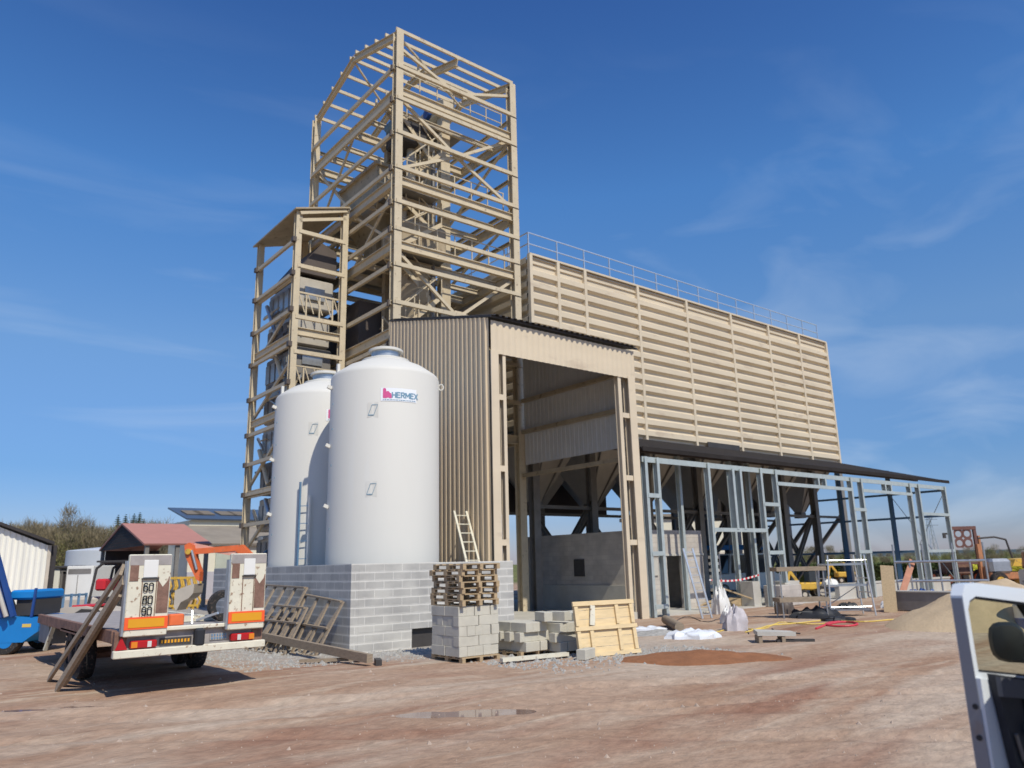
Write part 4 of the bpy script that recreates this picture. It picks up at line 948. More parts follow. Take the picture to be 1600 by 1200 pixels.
# ------------------------------------------------------------------ formwork panel
a0, a1 = at(905, 1028, Z=0), at(998, 1019, Z=0)
fu = (a1 - a0).normalized(); fn = V(fu.y, -fu.x, 0)            # faces the camera
lean = (V(0, 0, 1) * 1.0 - fn * 0.16).normalized(); nrm = lean.cross(fu) * -1
if nrm.dot(fn) < 0: nrm = -nrm
fp = thing('formwork_panel', 'yellow wooden formwork panel with battens leaning in front of the doorway', 'panel', tuple(a0))
Wd = (a1 - a0).length; Ht = 1.12
def fpt(u, v, w=0.0): return a0 + fu * u + lean * v + nrm * w
for i in range(6):
    v0 = i * Ht / 6 + 0.004; v1 = (i + 1) * Ht / 6 - 0.004
    MB().plate([fpt(0, v0), fpt(Wd, v0), fpt(Wd, v1), fpt(0, v1)], -nrm, 0.025).build('face_board', M['ply'], fp)
for v in (0.03, Ht * 0.5, Ht - 0.06): MB().plate([fpt(-0.03, v - 0.04, 0.055), fpt(Wd + 0.03, v - 0.04, 0.055), fpt(Wd + 0.03, v + 0.04, 0.055), fpt(-0.03, v + 0.04, 0.055)], -nrm, 0.05).build('cross_batten', M['ply'], fp)
for u, va, vb in ((0.0, .08, Ht*.5-.05), (0.33, .08, Ht*.5-.05), (1.0 * Wd * .68, .08, Ht*.5-.05), (Wd - .1, .08, Ht*.5-.05), (0.0, Ht*.55, Ht-.11), (Wd * .68, Ht*.55, Ht-.11), (Wd - .1, Ht*.55, Ht-.11)):
    MB().plate([fpt(u, va, 0.05), fpt(u + .09, va, 0.05), fpt(u + .09, vb, 0.05), fpt(u, vb, 0.05)], -nrm, 0.045).build('upright_batten', M['ply'], fp)
MB().plate([fpt(Wd*.22, Ht*.56, 0.06), fpt(Wd*.30, Ht*.54, 0.06), fpt(Wd*.34, Ht*.9, 0.06), fpt(Wd*.27, Ht*.92, 0.06)], -nrm, 0.03).build('loose_batten', M['ivory'], fp)

# ------------------------------------------------------------------ ladder on the corrugated wall
def ladder(name, label, p, q, w, side, n, mt, r=0.03):
    T = thing(name, label, 'ladder', tuple(p)); side = Vector(side).normalized() * w / 2
    for s in (-1, 1): MB().beam(p + side * s, q + side * s, 0.035, 0.07, side).build('side_rail', mt, T)
    for i in range(n): f_ = (i + 0.5) / n; c_ = p.lerp(q, f_); MB().beam(c_ - side, c_ + side, 0.04, 0.03).build('rung', mt, T)
    return T
ladder('leaning_ladder', 'pale aluminium ladder leaning on the brown corrugated wall beside the pallets', V(13.45, 17.9, 0), V(13.68, 19.7, 3.55), 0.46, (1, 0, 0), 13, M['ivory'])

# ------------------------------------------------------------------ timber frames and beams by the block wall
def trellis(label, p0_, p1_, q0_, q1_, ns, nh):
    T = thing('timber_frame', label, 'timber frame', tuple(p0_), 0, 'timber frames leaning on the block wall')
    for i in range(ns + 1):
        f_ = i / ns; a_ = p0_.lerp(p1_, f_); b_ = q0_.lerp(q1_, f_)
        MB().beam(a_, b_, 0.04, 0.10, (0, 1, 0)).build('stud', M['wood2'], T)
        if i < ns:
            a2 = p0_.lerp(p1_, f_ + 0.5 / ns); mid = a_.lerp(b_, 0.9)
            MB().beam(a2.lerp(q0_.lerp(q1_, f_ + .5 / ns), 0.05), mid, 0.03, 0.09, (0, 1, 0)).build('web_strut', M['wood2'], T)
    for j in range(nh + 1):
        f_ = j / nh; MB().beam(p0_.lerp(q0_, f_) - V(0.04, 0, 0), p1_.lerp(q1_, f_) - V(0.04, 0, 0), 0.04, 0.09, (1, 0, 0)).build('chord', M['wood2'], T)
trellis('front timber frame leaning nearest the wall corner', V(7.75, 16.9, 0), V(7.6, 18.5, 0), V(8.4, 16.9, 1.15), V(8.38, 18.9, 1.28), 3, 2)
trellis('rear timber frame leaning next to the trailer ramp', V(7.5, 18.7, 0), V(7.3, 21.0, 0), V(8.38, 18.9, 1.45), V(8.38, 21.6, 1.5), 4, 2)
trellis('low middle timber frame in front of the other two', V(7.35, 17.7, 0), V(7.15, 19.6, 0), V(8.0, 18.0, 1.0), V(7.95, 19.8, 1.02), 4, 3)
tb = MB().beam(V(7.75, 14.35, 0.14), V(7.35, 18.9, 0.34), 0.13, 0.16).beam(V(7.68, 14.33, 0.145), V(7.28, 18.9, 0.345), 0.018, 0.17).build('timber_beam', M['wood2'])
tag(tb, 'long grey timber beam lying on the gravel at the foot of the wall corner', 'beam')
tb = MB().beam(V(7.9, 14.25, 0.05), V(8.05, 14.6, 0.05), 0.12, 0.12).build('dark_offcut', M['dark'])
tag(tb, 'dark offcut at the near end of the long timber beam', 'offcut')
tag(MB().beam(V(7.0, 16.0, 0.04), V(8.0, 15.2, 0.05), 0.11, 0.06).build('short_board', M['wood2']), 'short board flat on the gravel left of the wall corner', 'board')
tag(MB().bev(7.95, 8.1, 15.25, 15.42, 0.0, 0.14, 0.02).build('red_scrap', M['red']), 'small red scrap on the gravel by the wall corner', 'scrap')

# ------------------------------------------------------------------ flatbed trailer with raised ramps
tr = thing('plant_trailer', 'worn cream plant trailer with two raised loading ramps and orange warning plates', 'trailer', (4.1, 13.7, 0))
TX0, TX1, TY = 2.92, 5.34, 13.7
MB().bev(TX0, TX1, TY, TY + 0.12, 0.60, 0.72, 0.012).build('bumper_bar', M['ivory'], tr)
MB().box(TX0 + 0.14, TX1 - 0.14, TY + 0.14, TY + 0.2, 0.60, 0.97).build('rear_panel', M['greyply'], tr)
MB().bev(TX0 + 0.62, TX1 - 0.5, TY + 0.05, TY + 0.2, 0.975, 1.04, 0.012).build('deck_edge', M['ivory'], tr)
MB().box(TX0 + 0.1, TX1 - 0.1, TY + 0.2, TY + 8.0, 0.93, 1.0).build('deck', M['greyply'], tr)
for s, x in ((-1, TX0), (1, TX1)):
    MB().bev(min(x, x - s * 0.08), max(x, x - s * 0.08), TY + 0.25, TY + 8.0, 0.82, 1.02, 0.01).build('side_rail', M['rust'] if s < 0 else M['ivory'], tr)
    MB().box(min(x - s * .02, x - s * 0.2), max(x - s * .02, x - s * 0.2), TY + 0.12, TY + 0.26, 0.60, 1.0).build('corner_post', M['rust'], tr)
for x in (3.5, 4.7): MB().hbeam((x, TY + 0.3, 0.78), (x, TY + 8.6, 0.78), 0.12, 0.26, (0, 0, 1)).build('chassis_beam', M['rust'], tr)
for i in range(7): MB().box(TX0 + 0.1, TX1 - 0.1, TY + 0.6 + i * 1.1, TY + 0.68 + i * 1.1, 0.84, 0.92).build('cross_member', M['rust'], tr)
for y in (TY + 3.2, TY + 4.25):
    for x in (TX0 + 0.2, TX1 - 0.2):
        w_ = MB().wheel((x, y, 0.41), (1, 0, 0), 0.41, 0.24).build('wheel', M['tyre'], tr, smooth=True)
        MB().disc((x, y, 0.41), (1, 0, 0), 0.23, 0.16).build('rim', M['rust'], w_)
    MB().tube((TX0 + 0.2, y, 0.41), (TX1 - 0.2, y, 0.41), 0.06, 10).build('axle', M['rust'], tr)
MB().plate([(TX0, TY + 2.6, 0.80), (TX0, TY + 4.9, 0.80), (TX0, TY + 4.8, 0.86), (TX0, TY + 2.7, 0.86)], (1, 0, 0), 0.34).build('mudguard', M['rust'], tr)
MB().box(TX0 + 0.05, TX0 + 0.4, TY + 6.6, TY + 7.9, 0.42, 0.84).build('tool_box', M['grey_st'], tr)
MB().beam((TX0 + 0.1, TY + 6.3, 0.85), (TX0 + 0.02, TY + 6.6, 0.3), 0.08, 0.05).build('stay', M['ivory'], tr)
MB().beam((4.1, TY + 8.5, 0.75), (4.1, TY + 10.6, 0.7), 0.14, 0.14).build('drawbar', M['rust'], tr)
def ramp_(x0, x1, nums):
    z0, z1, y = 0.92, 2.20, TY - 0.02
    r0 = MB().bev(x0, x1, y, y + 0.10, z0, z1, 0.015).build('loading_ramp', M['ivory'], tr)
    w = x1 - x0
    MB().box(x0 + 0.01, x1 - 0.01, y - 0.006, y - 0.002, z1 - 0.17, z1 - 0.015).build('bare_top', M['greyply'], r0)
    MB().box(x1 - 0.2, x1 - 0.02, y - 0.008, y - 0.003, z1 - 0.93, z1 - 0.36).build('rust_patch', M['rust'], r0)
    MB().box(x0 + 0.02, x0 + 0.15, y - 0.008, y - 0.003, z1 - 0.42, z1 - 0.17).build('rust_patch', M['rust'], r0)
    MB().plate([(x1 - .19, y - 0.011, z1 - .42), (x1 - .12, y - 0.011, z1 - .52), (x1 - .05, y - .011, z1 - .43), (x1 - .03, y - .011, z1 - .35), (x1 - .185, y - .011, z1 - .35)], (0, 1, 0), .003).build('paint_remnant', M['ivory'], r0)
    MB().bev(x0 + 0.22, x1 - 0.21, y - 0.02, y, z1 - 0.37, z1 - 0.09, 0.006).build('patch_plate', M['white'], r0)
    MB().box(x0 + 0.20, x1 - 0.19, y - 0.035, y - 0.004, z1 - 0.40, z1 - 0.375).build('latch_bar', M['dark'], r0)
    MB().box(x0 + 0.21, x0 + 0.222, y - 0.012, y - 0.002, z0 + 0.31, z1 - 0.42).build('seam', M['rust'], r0)
    MB().box(x1 - 0.222, x1 - 0.21, y - 0.012, y - 0.002, z0 + 0.31, z1 - 0.42).build('seam', M['rust'], r0)
    mp_ = MB().box(x0 + 0.0, x1 - 0.0, y - 0.014, y - 0.004, z0 + 0.11, z0 + 0.30).build('marker_plate', M['mk_rd'], r0)
    MB().box(x0 + 0.055, x1 - 0.055, y - 0.02, y - 0.015, z0 + 0.14, z0 + 0.272).build('marker_centre', M['mk_or'], mp_)
    MB().box(x0 - 0.035, x0 - 0.002, y + 0.0, y + 0.14, z0 + 0.02, z1 - 0.1).build('edge_plate', M['galv'], r0)
    if nums:
        for s_, zz_ in (('60', z1 - 0.59), ('80', z1 - 0.79), ('90', z1 - 0.965)):
            tv, tf = letters(s_, 0.14, 0.84, 0.019, 0.05)
            MB().add([(x0 + 0.24 + a_, y - 0.027, zz_ + b_) for a_, b_ in tv], tf).build('number', M['black'], r0)
    return r0
ramp_(3.03, 3.68, True); ramp_(4.66, 5.29, False)
for x0, o_ in ((3.16, 0), (4.75, 1)):
    l_ = MB().bev(x0, x0 + 0.4, TY + 0.02, TY + 0.14, 0.735, 0.855, 0.02).build('tail_lamp', M['lens_r'], tr)
    a_, b_ = (x0 + 0.01, x0 + 0.1) if not o_ else (x0 + 0.3, x0 + 0.39)
    MB().box(a_, b_, TY + 0.008, TY + 0.019, 0.75, 0.84).build('indicator_lens', M['lens_o'], l_)
    a_, b_ = (x0 + 0.25, x0 + 0.31) if not o_ else (x0 + 0.1, x0 + 0.16)
    MB().box(a_, b_, TY + 0.008, TY + 0.019, 0.75, 0.84).build('reversing_lens', M['lens_w'], l_)
pl_ = MB().box(3.62, 4.12, TY + 0.12, TY + 0.135, 0.75, 0.86).build('number_plate', M['dark'], tr)
mb = MB()
for i in range(9): mb.box(3.64 + i * 0.052, 3.67 + i * 0.052, TY + 0.112, TY + 0.119, 0.78, 0.83)
mb.build('plate_print', M['mk_or'], pl_)
p2 = MB().box(4.42, 4.72, TY + 0.12, TY + 0.135, 0.77, 0.88).build('fleet_sign', M['greyply'], tr)
mb = MB()
for i in range(6): mb.box(4.44 + i * 0.045, 4.465 + i * 0.045, TY + 0.112, TY + 0.119, 0.835, 0.87); mb.box(4.44 + i * 0.045, 4.47 + i * 0.045, TY + 0.112, TY + 0.119, 0.785, 0.815)
mb.build('sign_print', M['bluerail'], p2)
MB().bev(4.14, 4.3, TY - 0.02, TY + 0.12, 0.70, 0.98, 0.03).build('hitch_block', M['black'], tr)
MB().plate([(TX0 + .02, TY + .02, .73), (TX0 + .2, TY + .02, .73), (TX0 + .1, TY + .02, .93)], (0, 1, 0), .02).build('reflector_triangle', M['lens_r'], tr)
# things on the deck
tag(MB().bev(3.9, 4.15, 14.4, 14.6, 1.0, 1.2, 0.02).build('orange_box', M['orange']), 'small orange box on the trailer deck beside the left ramp', 'box')
tag(MB().wheel((5.0, 15.0, 1.28), (0, 1, 0.1), 0.28, 0.16).build('spare_tyre', M['tyre'], smooth=True), 'black spare tyre standing on the deck behind the right ramp', 'tyre')
tag(MB().beam((4.4, 14.8, 1.0), (4.42, 14.9, 1.22), 0.02, 0.02).beam((4.6, 15.2, 1.03), (4.85, 14.8, 1.16), 0.05, 0.04).build('deck_tool', M['alu']), 'small pale tools lying on the trailer deck', 'tool')
tag(MB().beam((4.0, 15.4, 1.06), (5.1, 15.3, 1.06), 0.12, 0.1).build('deck_timber', M['ivory']), 'pale timber laid across the trailer deck', 'timber')
# planks leaning on the trailer
for a_, b_, lb in ((at(76, 1062, Z=0), V(3.0, 14.0, 1.97), 'uppermost weathered plank leaning on the left trailer ramp'),
                   (at(88, 1078, Z=0), V(3.01, 13.86, 1.80), 'middle weathered plank leaning on the left trailer ramp'),
                   (at(100, 1070, Z=0), V(3.01, 13.95, 1.62), 'nearest weathered plank leaning on the left trailer ramp')):
    tag(MB().beam(a_, b_, 0.05, 0.21, V(0.3, -0.4, 1)).build('leaning_plank', M['wood2']), lb, 'plank', 'planks leaning on the trailer')
# ------------------------------------------------------------------ things along the foot of the lean-to
def blob(c, rx, ry, h, seed=0, n=22, rings=7, rough=0.18, mb=None, rot=0.0):
    """low mound with an uneven outline"""
    mb = mb or MB(); c = Vector(c); vs = [c + V(0, 0, h)]; fs = []
    for j in range(1, rings + 1):
        f_ = j / rings
        for i in range(n):
            a = 2 * math.pi * i / n; k = 1 + rough * mn.noise(V(math.cos(a) * 1.7 + seed, math.sin(a) * 1.7, f_ * 0.6 + seed))
            x, y = rx * f_ * k * math.cos(a), ry * f_ * k * math.sin(a)
            z = h * (1 - f_ ** 1.25) * (1 + rough * 1.6 * mn.noise(V(x * 2 + seed, y * 2, 3))) - (0.06 if j == rings else 0)
            vs.append(c + V(x * math.cos(rot) - y * math.sin(rot), x * math.sin(rot) + y * math.cos(rot), z))
    for i in range(n): fs.append((0, 1 + i, 1 + (i + 1) % n))
    for j in range(rings - 1):
        for i in range(n): a = 1 + j * n; fs.append((a + i, a + n + i, a + n + (i + 1) % n, a + (i + 1) % n))
    return mb.add(vs, fs)
VA = YAW - R(90)          # world angle of the direction running right across the view
sd = blob(gp(1556, 25.0), 3.15, 2.2, 1.2, 3, 48, 14, 0.12, rot=VA).build('sand_heap', M['sand'], smooth=True)
tag(sd, 'large smooth heap of tan sand behind the open van door', 'sand heap')
tag(blob(at(1105, 1030, Z=0) , 1.75, 0.85, 0.17, 9, 40, 12, 0.3, rot=VA - 0.08).build('earth_patch', M['dirt'], smooth=True), 'low spread of dark red brown earth in front of the lean-to', 'earth heap')
tag(blob(at(1020, 992, Z=0), 1.2, 0.6, 0.12, 5, 30, 8, 0.5, rot=VA).build('rubble_heap', M['gravel'], smooth=False), 'low heap of grey rubble right of the formwork panel', 'rubble')
def crumple(name, c, rx, ry, h, mt, label, cat, seed, rot=VA):
    mb = MB(); c = Vector(c); n, m_ = 26, 12; vs = []
    for j in range(m_ + 1):
        f_ = j / m_
        for i in range(n):
            a = 2 * math.pi * i / n; k = 1 + 0.5 * mn.noise(V(math.cos(a) * 2.5 + seed, math.sin(a) * 2.5, f_ * 2))
            x, y = rx * math.sin(f_ * 1.5708) * k * math.cos(a), ry * math.sin(f_ * 1.5708) * k * math.sin(a)
            z = h * max(0.0, math.cos(f_ * 1.5708)) ** 0.55 * (1 + 0.45 * mn.noise(V(x * 4 / max(rx, .3) + seed, y * 4 / max(rx, .3), seed)) + 0.12 * mn.noise(V(x * 17 + seed, y * 17, seed))) - (0.03 if j == m_ else 0)
            vs.append(c + V(x * math.cos(rot) - y * math.sin(rot), x * math.sin(rot) + y * math.cos(rot), z))
    fs = []
    for j in range(m_):
        for i in range(n): fs.append((j*n+i, (j+1)*n+i, (j+1)*n+(i+1) % n, j*n+(i+1) % n))
    mb.add(vs, fs); o = mb.build(name, mt, smooth=True); return tag(o, label, cat)
crumple('plastic_sheet', at(1083, 998, Z=0), 0.62, 0.3, 0.20, M['film'], 'crumpled whitish plastic sheet on the ground by the block room', 'plastic sheet', 2.2)
crumple('fabric_bag', at(1150, 985, Z=0), 0.32, 0.26, 0.52, mat('grey_white_bag', (0.50, 0.46, 0.46), 0.7, var=0.15, scale=6), 'upright grey white bag slumped beside the foot of the ladder', 'bag', 4.4)
crumple('white_sack', at(1128, 958, Z=0), 0.3, 0.25, 0.85, M['white'], 'tall white sack standing right behind the ladder', 'sack', 7.1)
crumple('white_sack', at(1140, 975, Z=0), 0.25, 0.2, 0.45, M['white'], 'small white sack between the ladder and the grey bag', 'sack', 1.7)
crumple('dusty_sheet', at(1010, 985, Z=0), 0.55, 0.25, 0.1, M['film'], 'flat pale sheet on the rubble right beside the formwork panel', 'plastic sheet', 5.7)
def log(): return MB().tube(at(1040, 968, Z=0.18), at(1062, 980, Z=0.14), 0.13, 12)
tag(log().build('tree_stump', M['wood2'], smooth=True), 'short brown log lying left of the plastic sheet', 'log')
# cables and hoses on the ground
def hose(name, pts, r, mt, label, cat):
    P = [at(x, y, Z=0.02) for x, y in pts]; Q = []
    for i in range(len(P) - 1):
        p_ = P[max(i-1, 0)]; a = P[i]; b = P[i+1]; n_ = P[min(i+2, len(P)-1)]
        for k in range(8):
            t_ = k / 8; Q.append(0.5 * ((2*a) + (b-p_)*t_ + (2*p_-5*a+4*b-n_)*t_*t_ + (3*a-p_-3*b+n_)*t_**3))
    Q.append(P[-1]); Q = [V(q.x, q.y, gh(q.x, q.y) + r * 0.9) for q in Q]
    return tag(MB().path(Q, r, 6).build(name, mt, smooth=True), label, cat)
hose('yellow_hose', [(1165, 988), (1200, 978), (1240, 974), (1290, 968), (1350, 971), (1400, 968), (1450, 972), (1520, 968), (1545, 950), (1560, 940)], 0.022, M['hose'], 'long yellow hose snaking along the ground past the scaffold to the sand heap', 'hose')
hose('yellow_hose', [(1110, 990), (1150, 981), (1190, 982), (1225, 971), (1260, 976), (1300, 973)], 0.018, M['hose'], 'shorter yellow hose curling beside the grey white bag', 'hose')
hose('yellow_hose', [(805, 965), (818, 958), (832, 962), (842, 975)], 0.02, M['hose'], 'short yellow hose behind the low left block pile', 'hose')
hose('red_hose', [(1275, 982), (1300, 975), (1325, 972), (1340, 977), (1320, 979), (1290, 977), (1310, 971), (1335, 974)], 0.03, M['hosered'], 'tangled red hose lying in front of the scaffold tower', 'hose')
hose('black_cable', [(1030, 985), (1055, 970), (1075, 962), (1105, 972), (1130, 965), (1160, 975), (1170, 990)], 0.012, M['black'], 'looping black cable across the plastic sheet and bags', 'cable')
# concrete slab piece on bearers
q = at(1212, 1003, Z=0)
cs = thing('concrete_slab_piece', 'broken white concrete slab piece resting on dark bearers out in the yard', 'slab piece', tuple(q), VA - 0.05)
MB().plate([(-0.45, -0.2, 0.16), (0.42, -0.22, 0.14), (0.40, 0.18, 0.14), (-0.15, 0.24, 0.17), (-0.42, 0.3, 0.18)], (0, 0, 1), 0.09).build('slab', M['conc'], cs, local=True)
MB().box(-0.42, -0.34, -0.18, 0.22, -0.02, 0.15).box(0.1, 0.18, -0.2, 0.2, -0.02, 0.14).build('bearer', M['wood2'], cs, local=True)
MB().beam((0.0, -0.1, 0.04), (0.85, -0.12, 0.03), 0.1, 0.07).build('bearer', M['dark'], cs, local=True)
tag(MB().beam(at(1210, 985, Z=.05), at(1250, 990, Z=.03), 0.03, 0.03).beam(at(1206, 982, Z=.15), at(1214, 990, Z=.02), 0.03, 0.03).build('bent_bar', M['dark']), 'thin bent dark bar just behind the slab piece', 'bar')
# ladder by the block room
ladder('standing_ladder', 'aluminium ladder standing upright by the right end of the block room', at(1105, 966, Z=0), at(1105, 966, Z=0) + V(-0.25, 0.4, 2.3), 0.42, (1, -0.15, 0), 9, M['alu'])
MBb = MB()
for i in range(8): MBb.box(26.52, 26.8, 19.9, 20.25, 0.12 + i * 0.26, 0.24 + i * 0.26)
tag(MBb.box(26.5, 26.54, 19.88, 19.92, 0, 2.2).box(26.78, 26.82, 19.88, 19.92, 0, 2.2).build('stepped_rack', M['conc']), 'narrow rack of pale steps against the end of the block room', 'rack')
# barrier tape
tp = MB(); a_, b_ = V(24.7, 18.9, 1.15), V(28.0, 18.9, 1.25)
for i in range(24):
    f0, f1 = i / 24, (i + 1) / 24; sag = lambda f: -0.12 * math.sin(math.pi * f)
    p_, q_ = a_.lerp(b_, f0) + V(0, 0, sag(f0)), a_.lerp(b_, f1) + V(0, 0, sag(f1)); tp.beam(p_, q_, 0.004, 0.07, mi=i % 2)
tag(tp.build('barrier_tape', [M['white'], M['red']]), 'red and white barrier tape stretched between two posts of the lean-to', 'tape')
tag(MB().beam((25.9, 19.6, 0.9), (27.6, 19.0, 0.3), 0.1, 0.05).build('leaning_board', M['wood']), 'brown board sloping behind the barrier tape', 'board')
tag(MB().plate([(25.8, 19.9, 0.03), (27.7, 19.5, 0.03), (27.7, 19.5, 0.35), (26.4, 19.7, 0.28)], (0, 1, 0), 0.6).build('board_heap', M['wood']), 'low pile of light boards on the slab behind the barrier tape', 'boards')
# scaffold tower
sc = thing('scaffold_tower', 'aluminium mobile scaffold tower with shiny platforms in front of the lean-to', 'scaffold', (24.9, 13.6, 0), VA)
def sl(mb, nm, mt=None): return mb.build(nm, mt or M['alu'], sc, local=True)
W_, D_, H_ = 1.3, 0.8, 1.95
for x in (-W_/2, W_/2):
    for y in (-D_/2, D_/2): sl(MB().tube((x * 1.12, y * 1.15, 0.02), (x * 0.92, y, H_), 0.028, 8), 'standard')
    for z in (0.3, 0.75, 1.2, 1.65): sl(MB().tube((x, -D_/2, z), (x, D_/2, z), 0.02, 6), 'rung')
for z in (0.18, 0.95, 1.62): sl(MB().box(-W_/2, W_/2, -D_/2 + 0.05, D_/2 - 0.05, z, z + 0.06), 'platform', M['galv'])
for z in (0.3, 1.78): sl(MB().tube((-W_/2, -D_/2, z), (W_/2, -D_/2, z), 0.02, 6), 'ledger')
sl(MB().tube((-W_/2, D_/2, 0.2), (W_/2, D_/2, 0.95), 0.016, 6), 'diagonal_brace')
crumple('dark_rag', V(24.9, 13.55, 0.24), 0.3, 0.2, 0.18, M['black'], 'dark rags lying on the lowest platform of the scaffold tower', 'rags', 3.3)
crumple('white_rag', V(24.6, 13.9, 1.01), 0.25, 0.18, 0.16, M['white'], 'pale rags on the middle platform of the scaffold tower', 'rags', 8.3)
# trestle stack left of it
tt = thing('plank_trestle', 'dark timber plank platform on thin trestle legs left of the scaffold tower', 'trestle', (23.3, 14.2, 0), VA)
for z in (1.48, 0.52): MB().box(-0.85, 0.75, -0.35, 0.35, z, z + 0.13).build('plank_bed', M['wood2'], tt, local=True)
for x in (-0.75, 0.65):
    for y in (-0.3, 0.3): MB().tube((x, y, 0), (x, y, 1.5), 0.022, 6).build('leg', M['galv'], tt, local=True)
crumple('black_sheeting', V(23.5, 13.9, 0), 0.7, 0.3, 0.3, M['black'], 'heap of black sheeting beneath the plank trestle', 'sheeting', 6.1)
crumple('black_sheeting', V(23.0, 12.9, 0), 0.45, 0.2, 0.12, M['black'], 'flat black scraps on the ground in front of the plank trestle', 'sheeting', 9.1)
crumple('dark_heap', at(1225, 958, Z=0), 0.35, 0.25, 0.5, M['brown'], 'small dark tarpaulin heap right beside the block plinth', 'tarpaulin', 2.9)
# boards leaning behind the sand
q = at(1392, 957, Z=0)
tag(MB().beam(q, q + V(0.55, 0.2, 1.55), 0.42, 0.04, V(-0.8, -0.5, 0.2)).build('plywood_sheet', M['wood']), 'wide tan plywood sheet leaning left of the sand heap', 'plywood')
q = at(1402, 952, Z=0)
tag(MB().beam(q, q + V(1.5, -0.1, 1.7), 0.22, 0.05, V(-0.6, -0.6, 0.3)).build('leaning_plank', M['redwood']), 'reddish plank leaning just above the left end of the sand heap', 'plank')
crumple('rubbish_heap', at(1410, 950, Z=0), 0.7, 0.4, 0.35, M['film'], 'small heap of pale scraps and dark cloth at the left foot of the sand heap', 'rubbish', 5.1)
crumple('dark_bags', at(1440, 938, Z=0), 0.7, 0.4, 0.45, M['dblue'], 'dark blue bags between the reddish plank and the sand heap', 'bags', 3.8)
# tubular rails beyond the sand
rl = thing('tube_barrier', 'long pale tubular barrier standing beyond the sand heap', 'barrier', tuple(gp(1440, 36)))
a_, b_ = gp(1398, 33), gp(1540, 33)
for z in (1.65, 0.95): MB().tube(a_ + V(0, 0, z), b_ + V(0, 0, z), 0.045, 8).build('tube_rail', M['galv'], rl)
for i in range(7): p_ = a_.lerp(b_, i / 6); MB().tube(p_, p_ + V(0, 0, 1.7 if i % 2 else 2.3), 0.035, 8).build('upright', M['galv'], rl)
dp = thing('dark_trough', 'long dark trough lying on the ground under the tubular barrier', 'trough', tuple(gp(1430, 31)))
a_, b_ = gp(1388, 31), gp(1500, 30); MB().beam(a_ + V(0, 0, .35), b_ + V(0, 0, .35), 0.5, 0.6).build('trough_body', M['grey_st'], dp)
MB().beam(a_ + V(0, 0, .67), b_ + V(0, 0, .67), 0.56, 0.04).build('trough_rim', M['conc'], dp)
for i in range(6): p_ = a_.lerp(b_, (i + .5) / 6); MB().beam(p_ - fw * .27, p_ - fw * .27 + V(0, 0, .64), 0.05, 0.05).build('stiffener', M['galv'], dp)

# ------------------------------------------------------------------ barrel
bp_ = gp(1592, 23.2)
bl = thing('oil_drum', 'blue and white steel drum standing on the sand seen through the van window', 'drum', tuple(bp_))
MB().lathe([(0.29, 0), (0.30, 0.02), (0.285, 0.05), (0.285, 0.3), (0.30, 0.32), (0.285, 0.34)], bp_, 32).build('drum_base', M['dblue'], bl, smooth=True)
MB().lathe([(0.285, 0.34), (0.285, 0.60), (0.30, 0.62), (0.285, 0.64), (0.285, 0.86), (0.30, 0.88), (0.27, 0.88)], bp_, 32).build('drum_top', M['white'], bl, smooth=True)

# ------------------------------------------------------------------ silver van: open door
def hit(px, py, P, n):
    d = CF * F_PX + CR * (px - 800) - CU * (py - 600); o = V(0, 0, EYE); return o + d * ((P - o).dot(n) / d.dot(n))
def azv(a): a = YAW - R(a); return V(math.cos(a), math.sin(a), 0)
Lp = gp(1496, 3.8); hd = azv(56); dn = V(hd.y, -hd.x, 0)           # dn: to the right of the door direction = inner side
if dn.dot(-Lp) < 0: dn = -dn
def sz(px, py): q_ = hit(px, py, Lp, dn); return ((q_ - Lp).dot(hd), q_.z)
van = thing('silver_van', 'silver van at the right edge of the yard with its front door standing open', 'van', (Lp + hd).to_tuple())
s00, zt = sz(1494, 908); sA, zA = sz(1600, 921)
wl, wt = sz(1508, 933); wr, wt2 = sz(1600, 944); wbl, wb = sz(1529, 1050); wbr, wb2 = sz(1600, 1056)
DL = 1.02; top_s = (zA - zt) / (sA - s00); bel_s = (wb2 - wb) / (wbr - wbl)
def DP(s, z, w=0.0): return Lp + hd * s + V(0, 0, z) + dn * (w - 0.05)
def dplate(pts, t, w0, nm, mt, par): return MB().plate([DP(s, z, w0) for s, z in pts], dn, t).build(nm, mt, par)
zt = zt + 0.0
outer = [(0, 0.35), (DL, 0.35), (DL, wb + bel_s * DL - 0.02), (0.62, zt + top_s * 0.62), (0.10, zt + top_s * 0.10 + 0.004), (0.03, zt - 0.012), (0.0, zt - 0.06)]
# outer frame built as a ring round the window
win = [(wbl - 0.0, wb), (DL - 0.10, wb + bel_s * (DL - 0.1)), (0.56, wt + top_s * 0.5), (wl + 0.09, wt + 0.0), (wl + 0.035, wt - 0.015), (wl + 0.01, wt - 0.05)]
mbd = MB()
o_, i_ = [(0, wb - 0.02), (DL, wb + bel_s * DL - 0.03), (0.62, zt + top_s * 0.62), (0.12, zt + top_s * 0.12), (0.03, zt - 0.015), (0.0, zt - 0.06)], win
def ring(o_, i_, w0, t, mt, nm, par):
    mb = MB(); k = len(o_)
    for pts, w in ((o_, w0), (i_, w0), (o_, w0 + t), (i_, w0 + t)): mb.v += [DP(s, z, w) for s, z in pts]
    for i in range(k):
        j = (i + 1) % k
        for q_ in ((i, j, k + j, k + i), (2*k + i, 3*k + i, 3*k + j, 2*k + j), (i, 2*k + i, 2*k + j, j), (k + i, k + j, 3*k + j, 3*k + i)): mb.f.append(q_); mb.m.append(0)
    return mb.build(nm, mt, par)
door = MB().plate([DP(s, z, 0.0) for s, z in [(0, 0.35), (DL, 0.35), (DL, wb + bel_s * DL - 0.03), (0, wb - 0.02)]], dn, 0.07).build('front_door', M['silver'], van)
def dsub(mb, nm, mt): return mb.build(nm, mt, door)
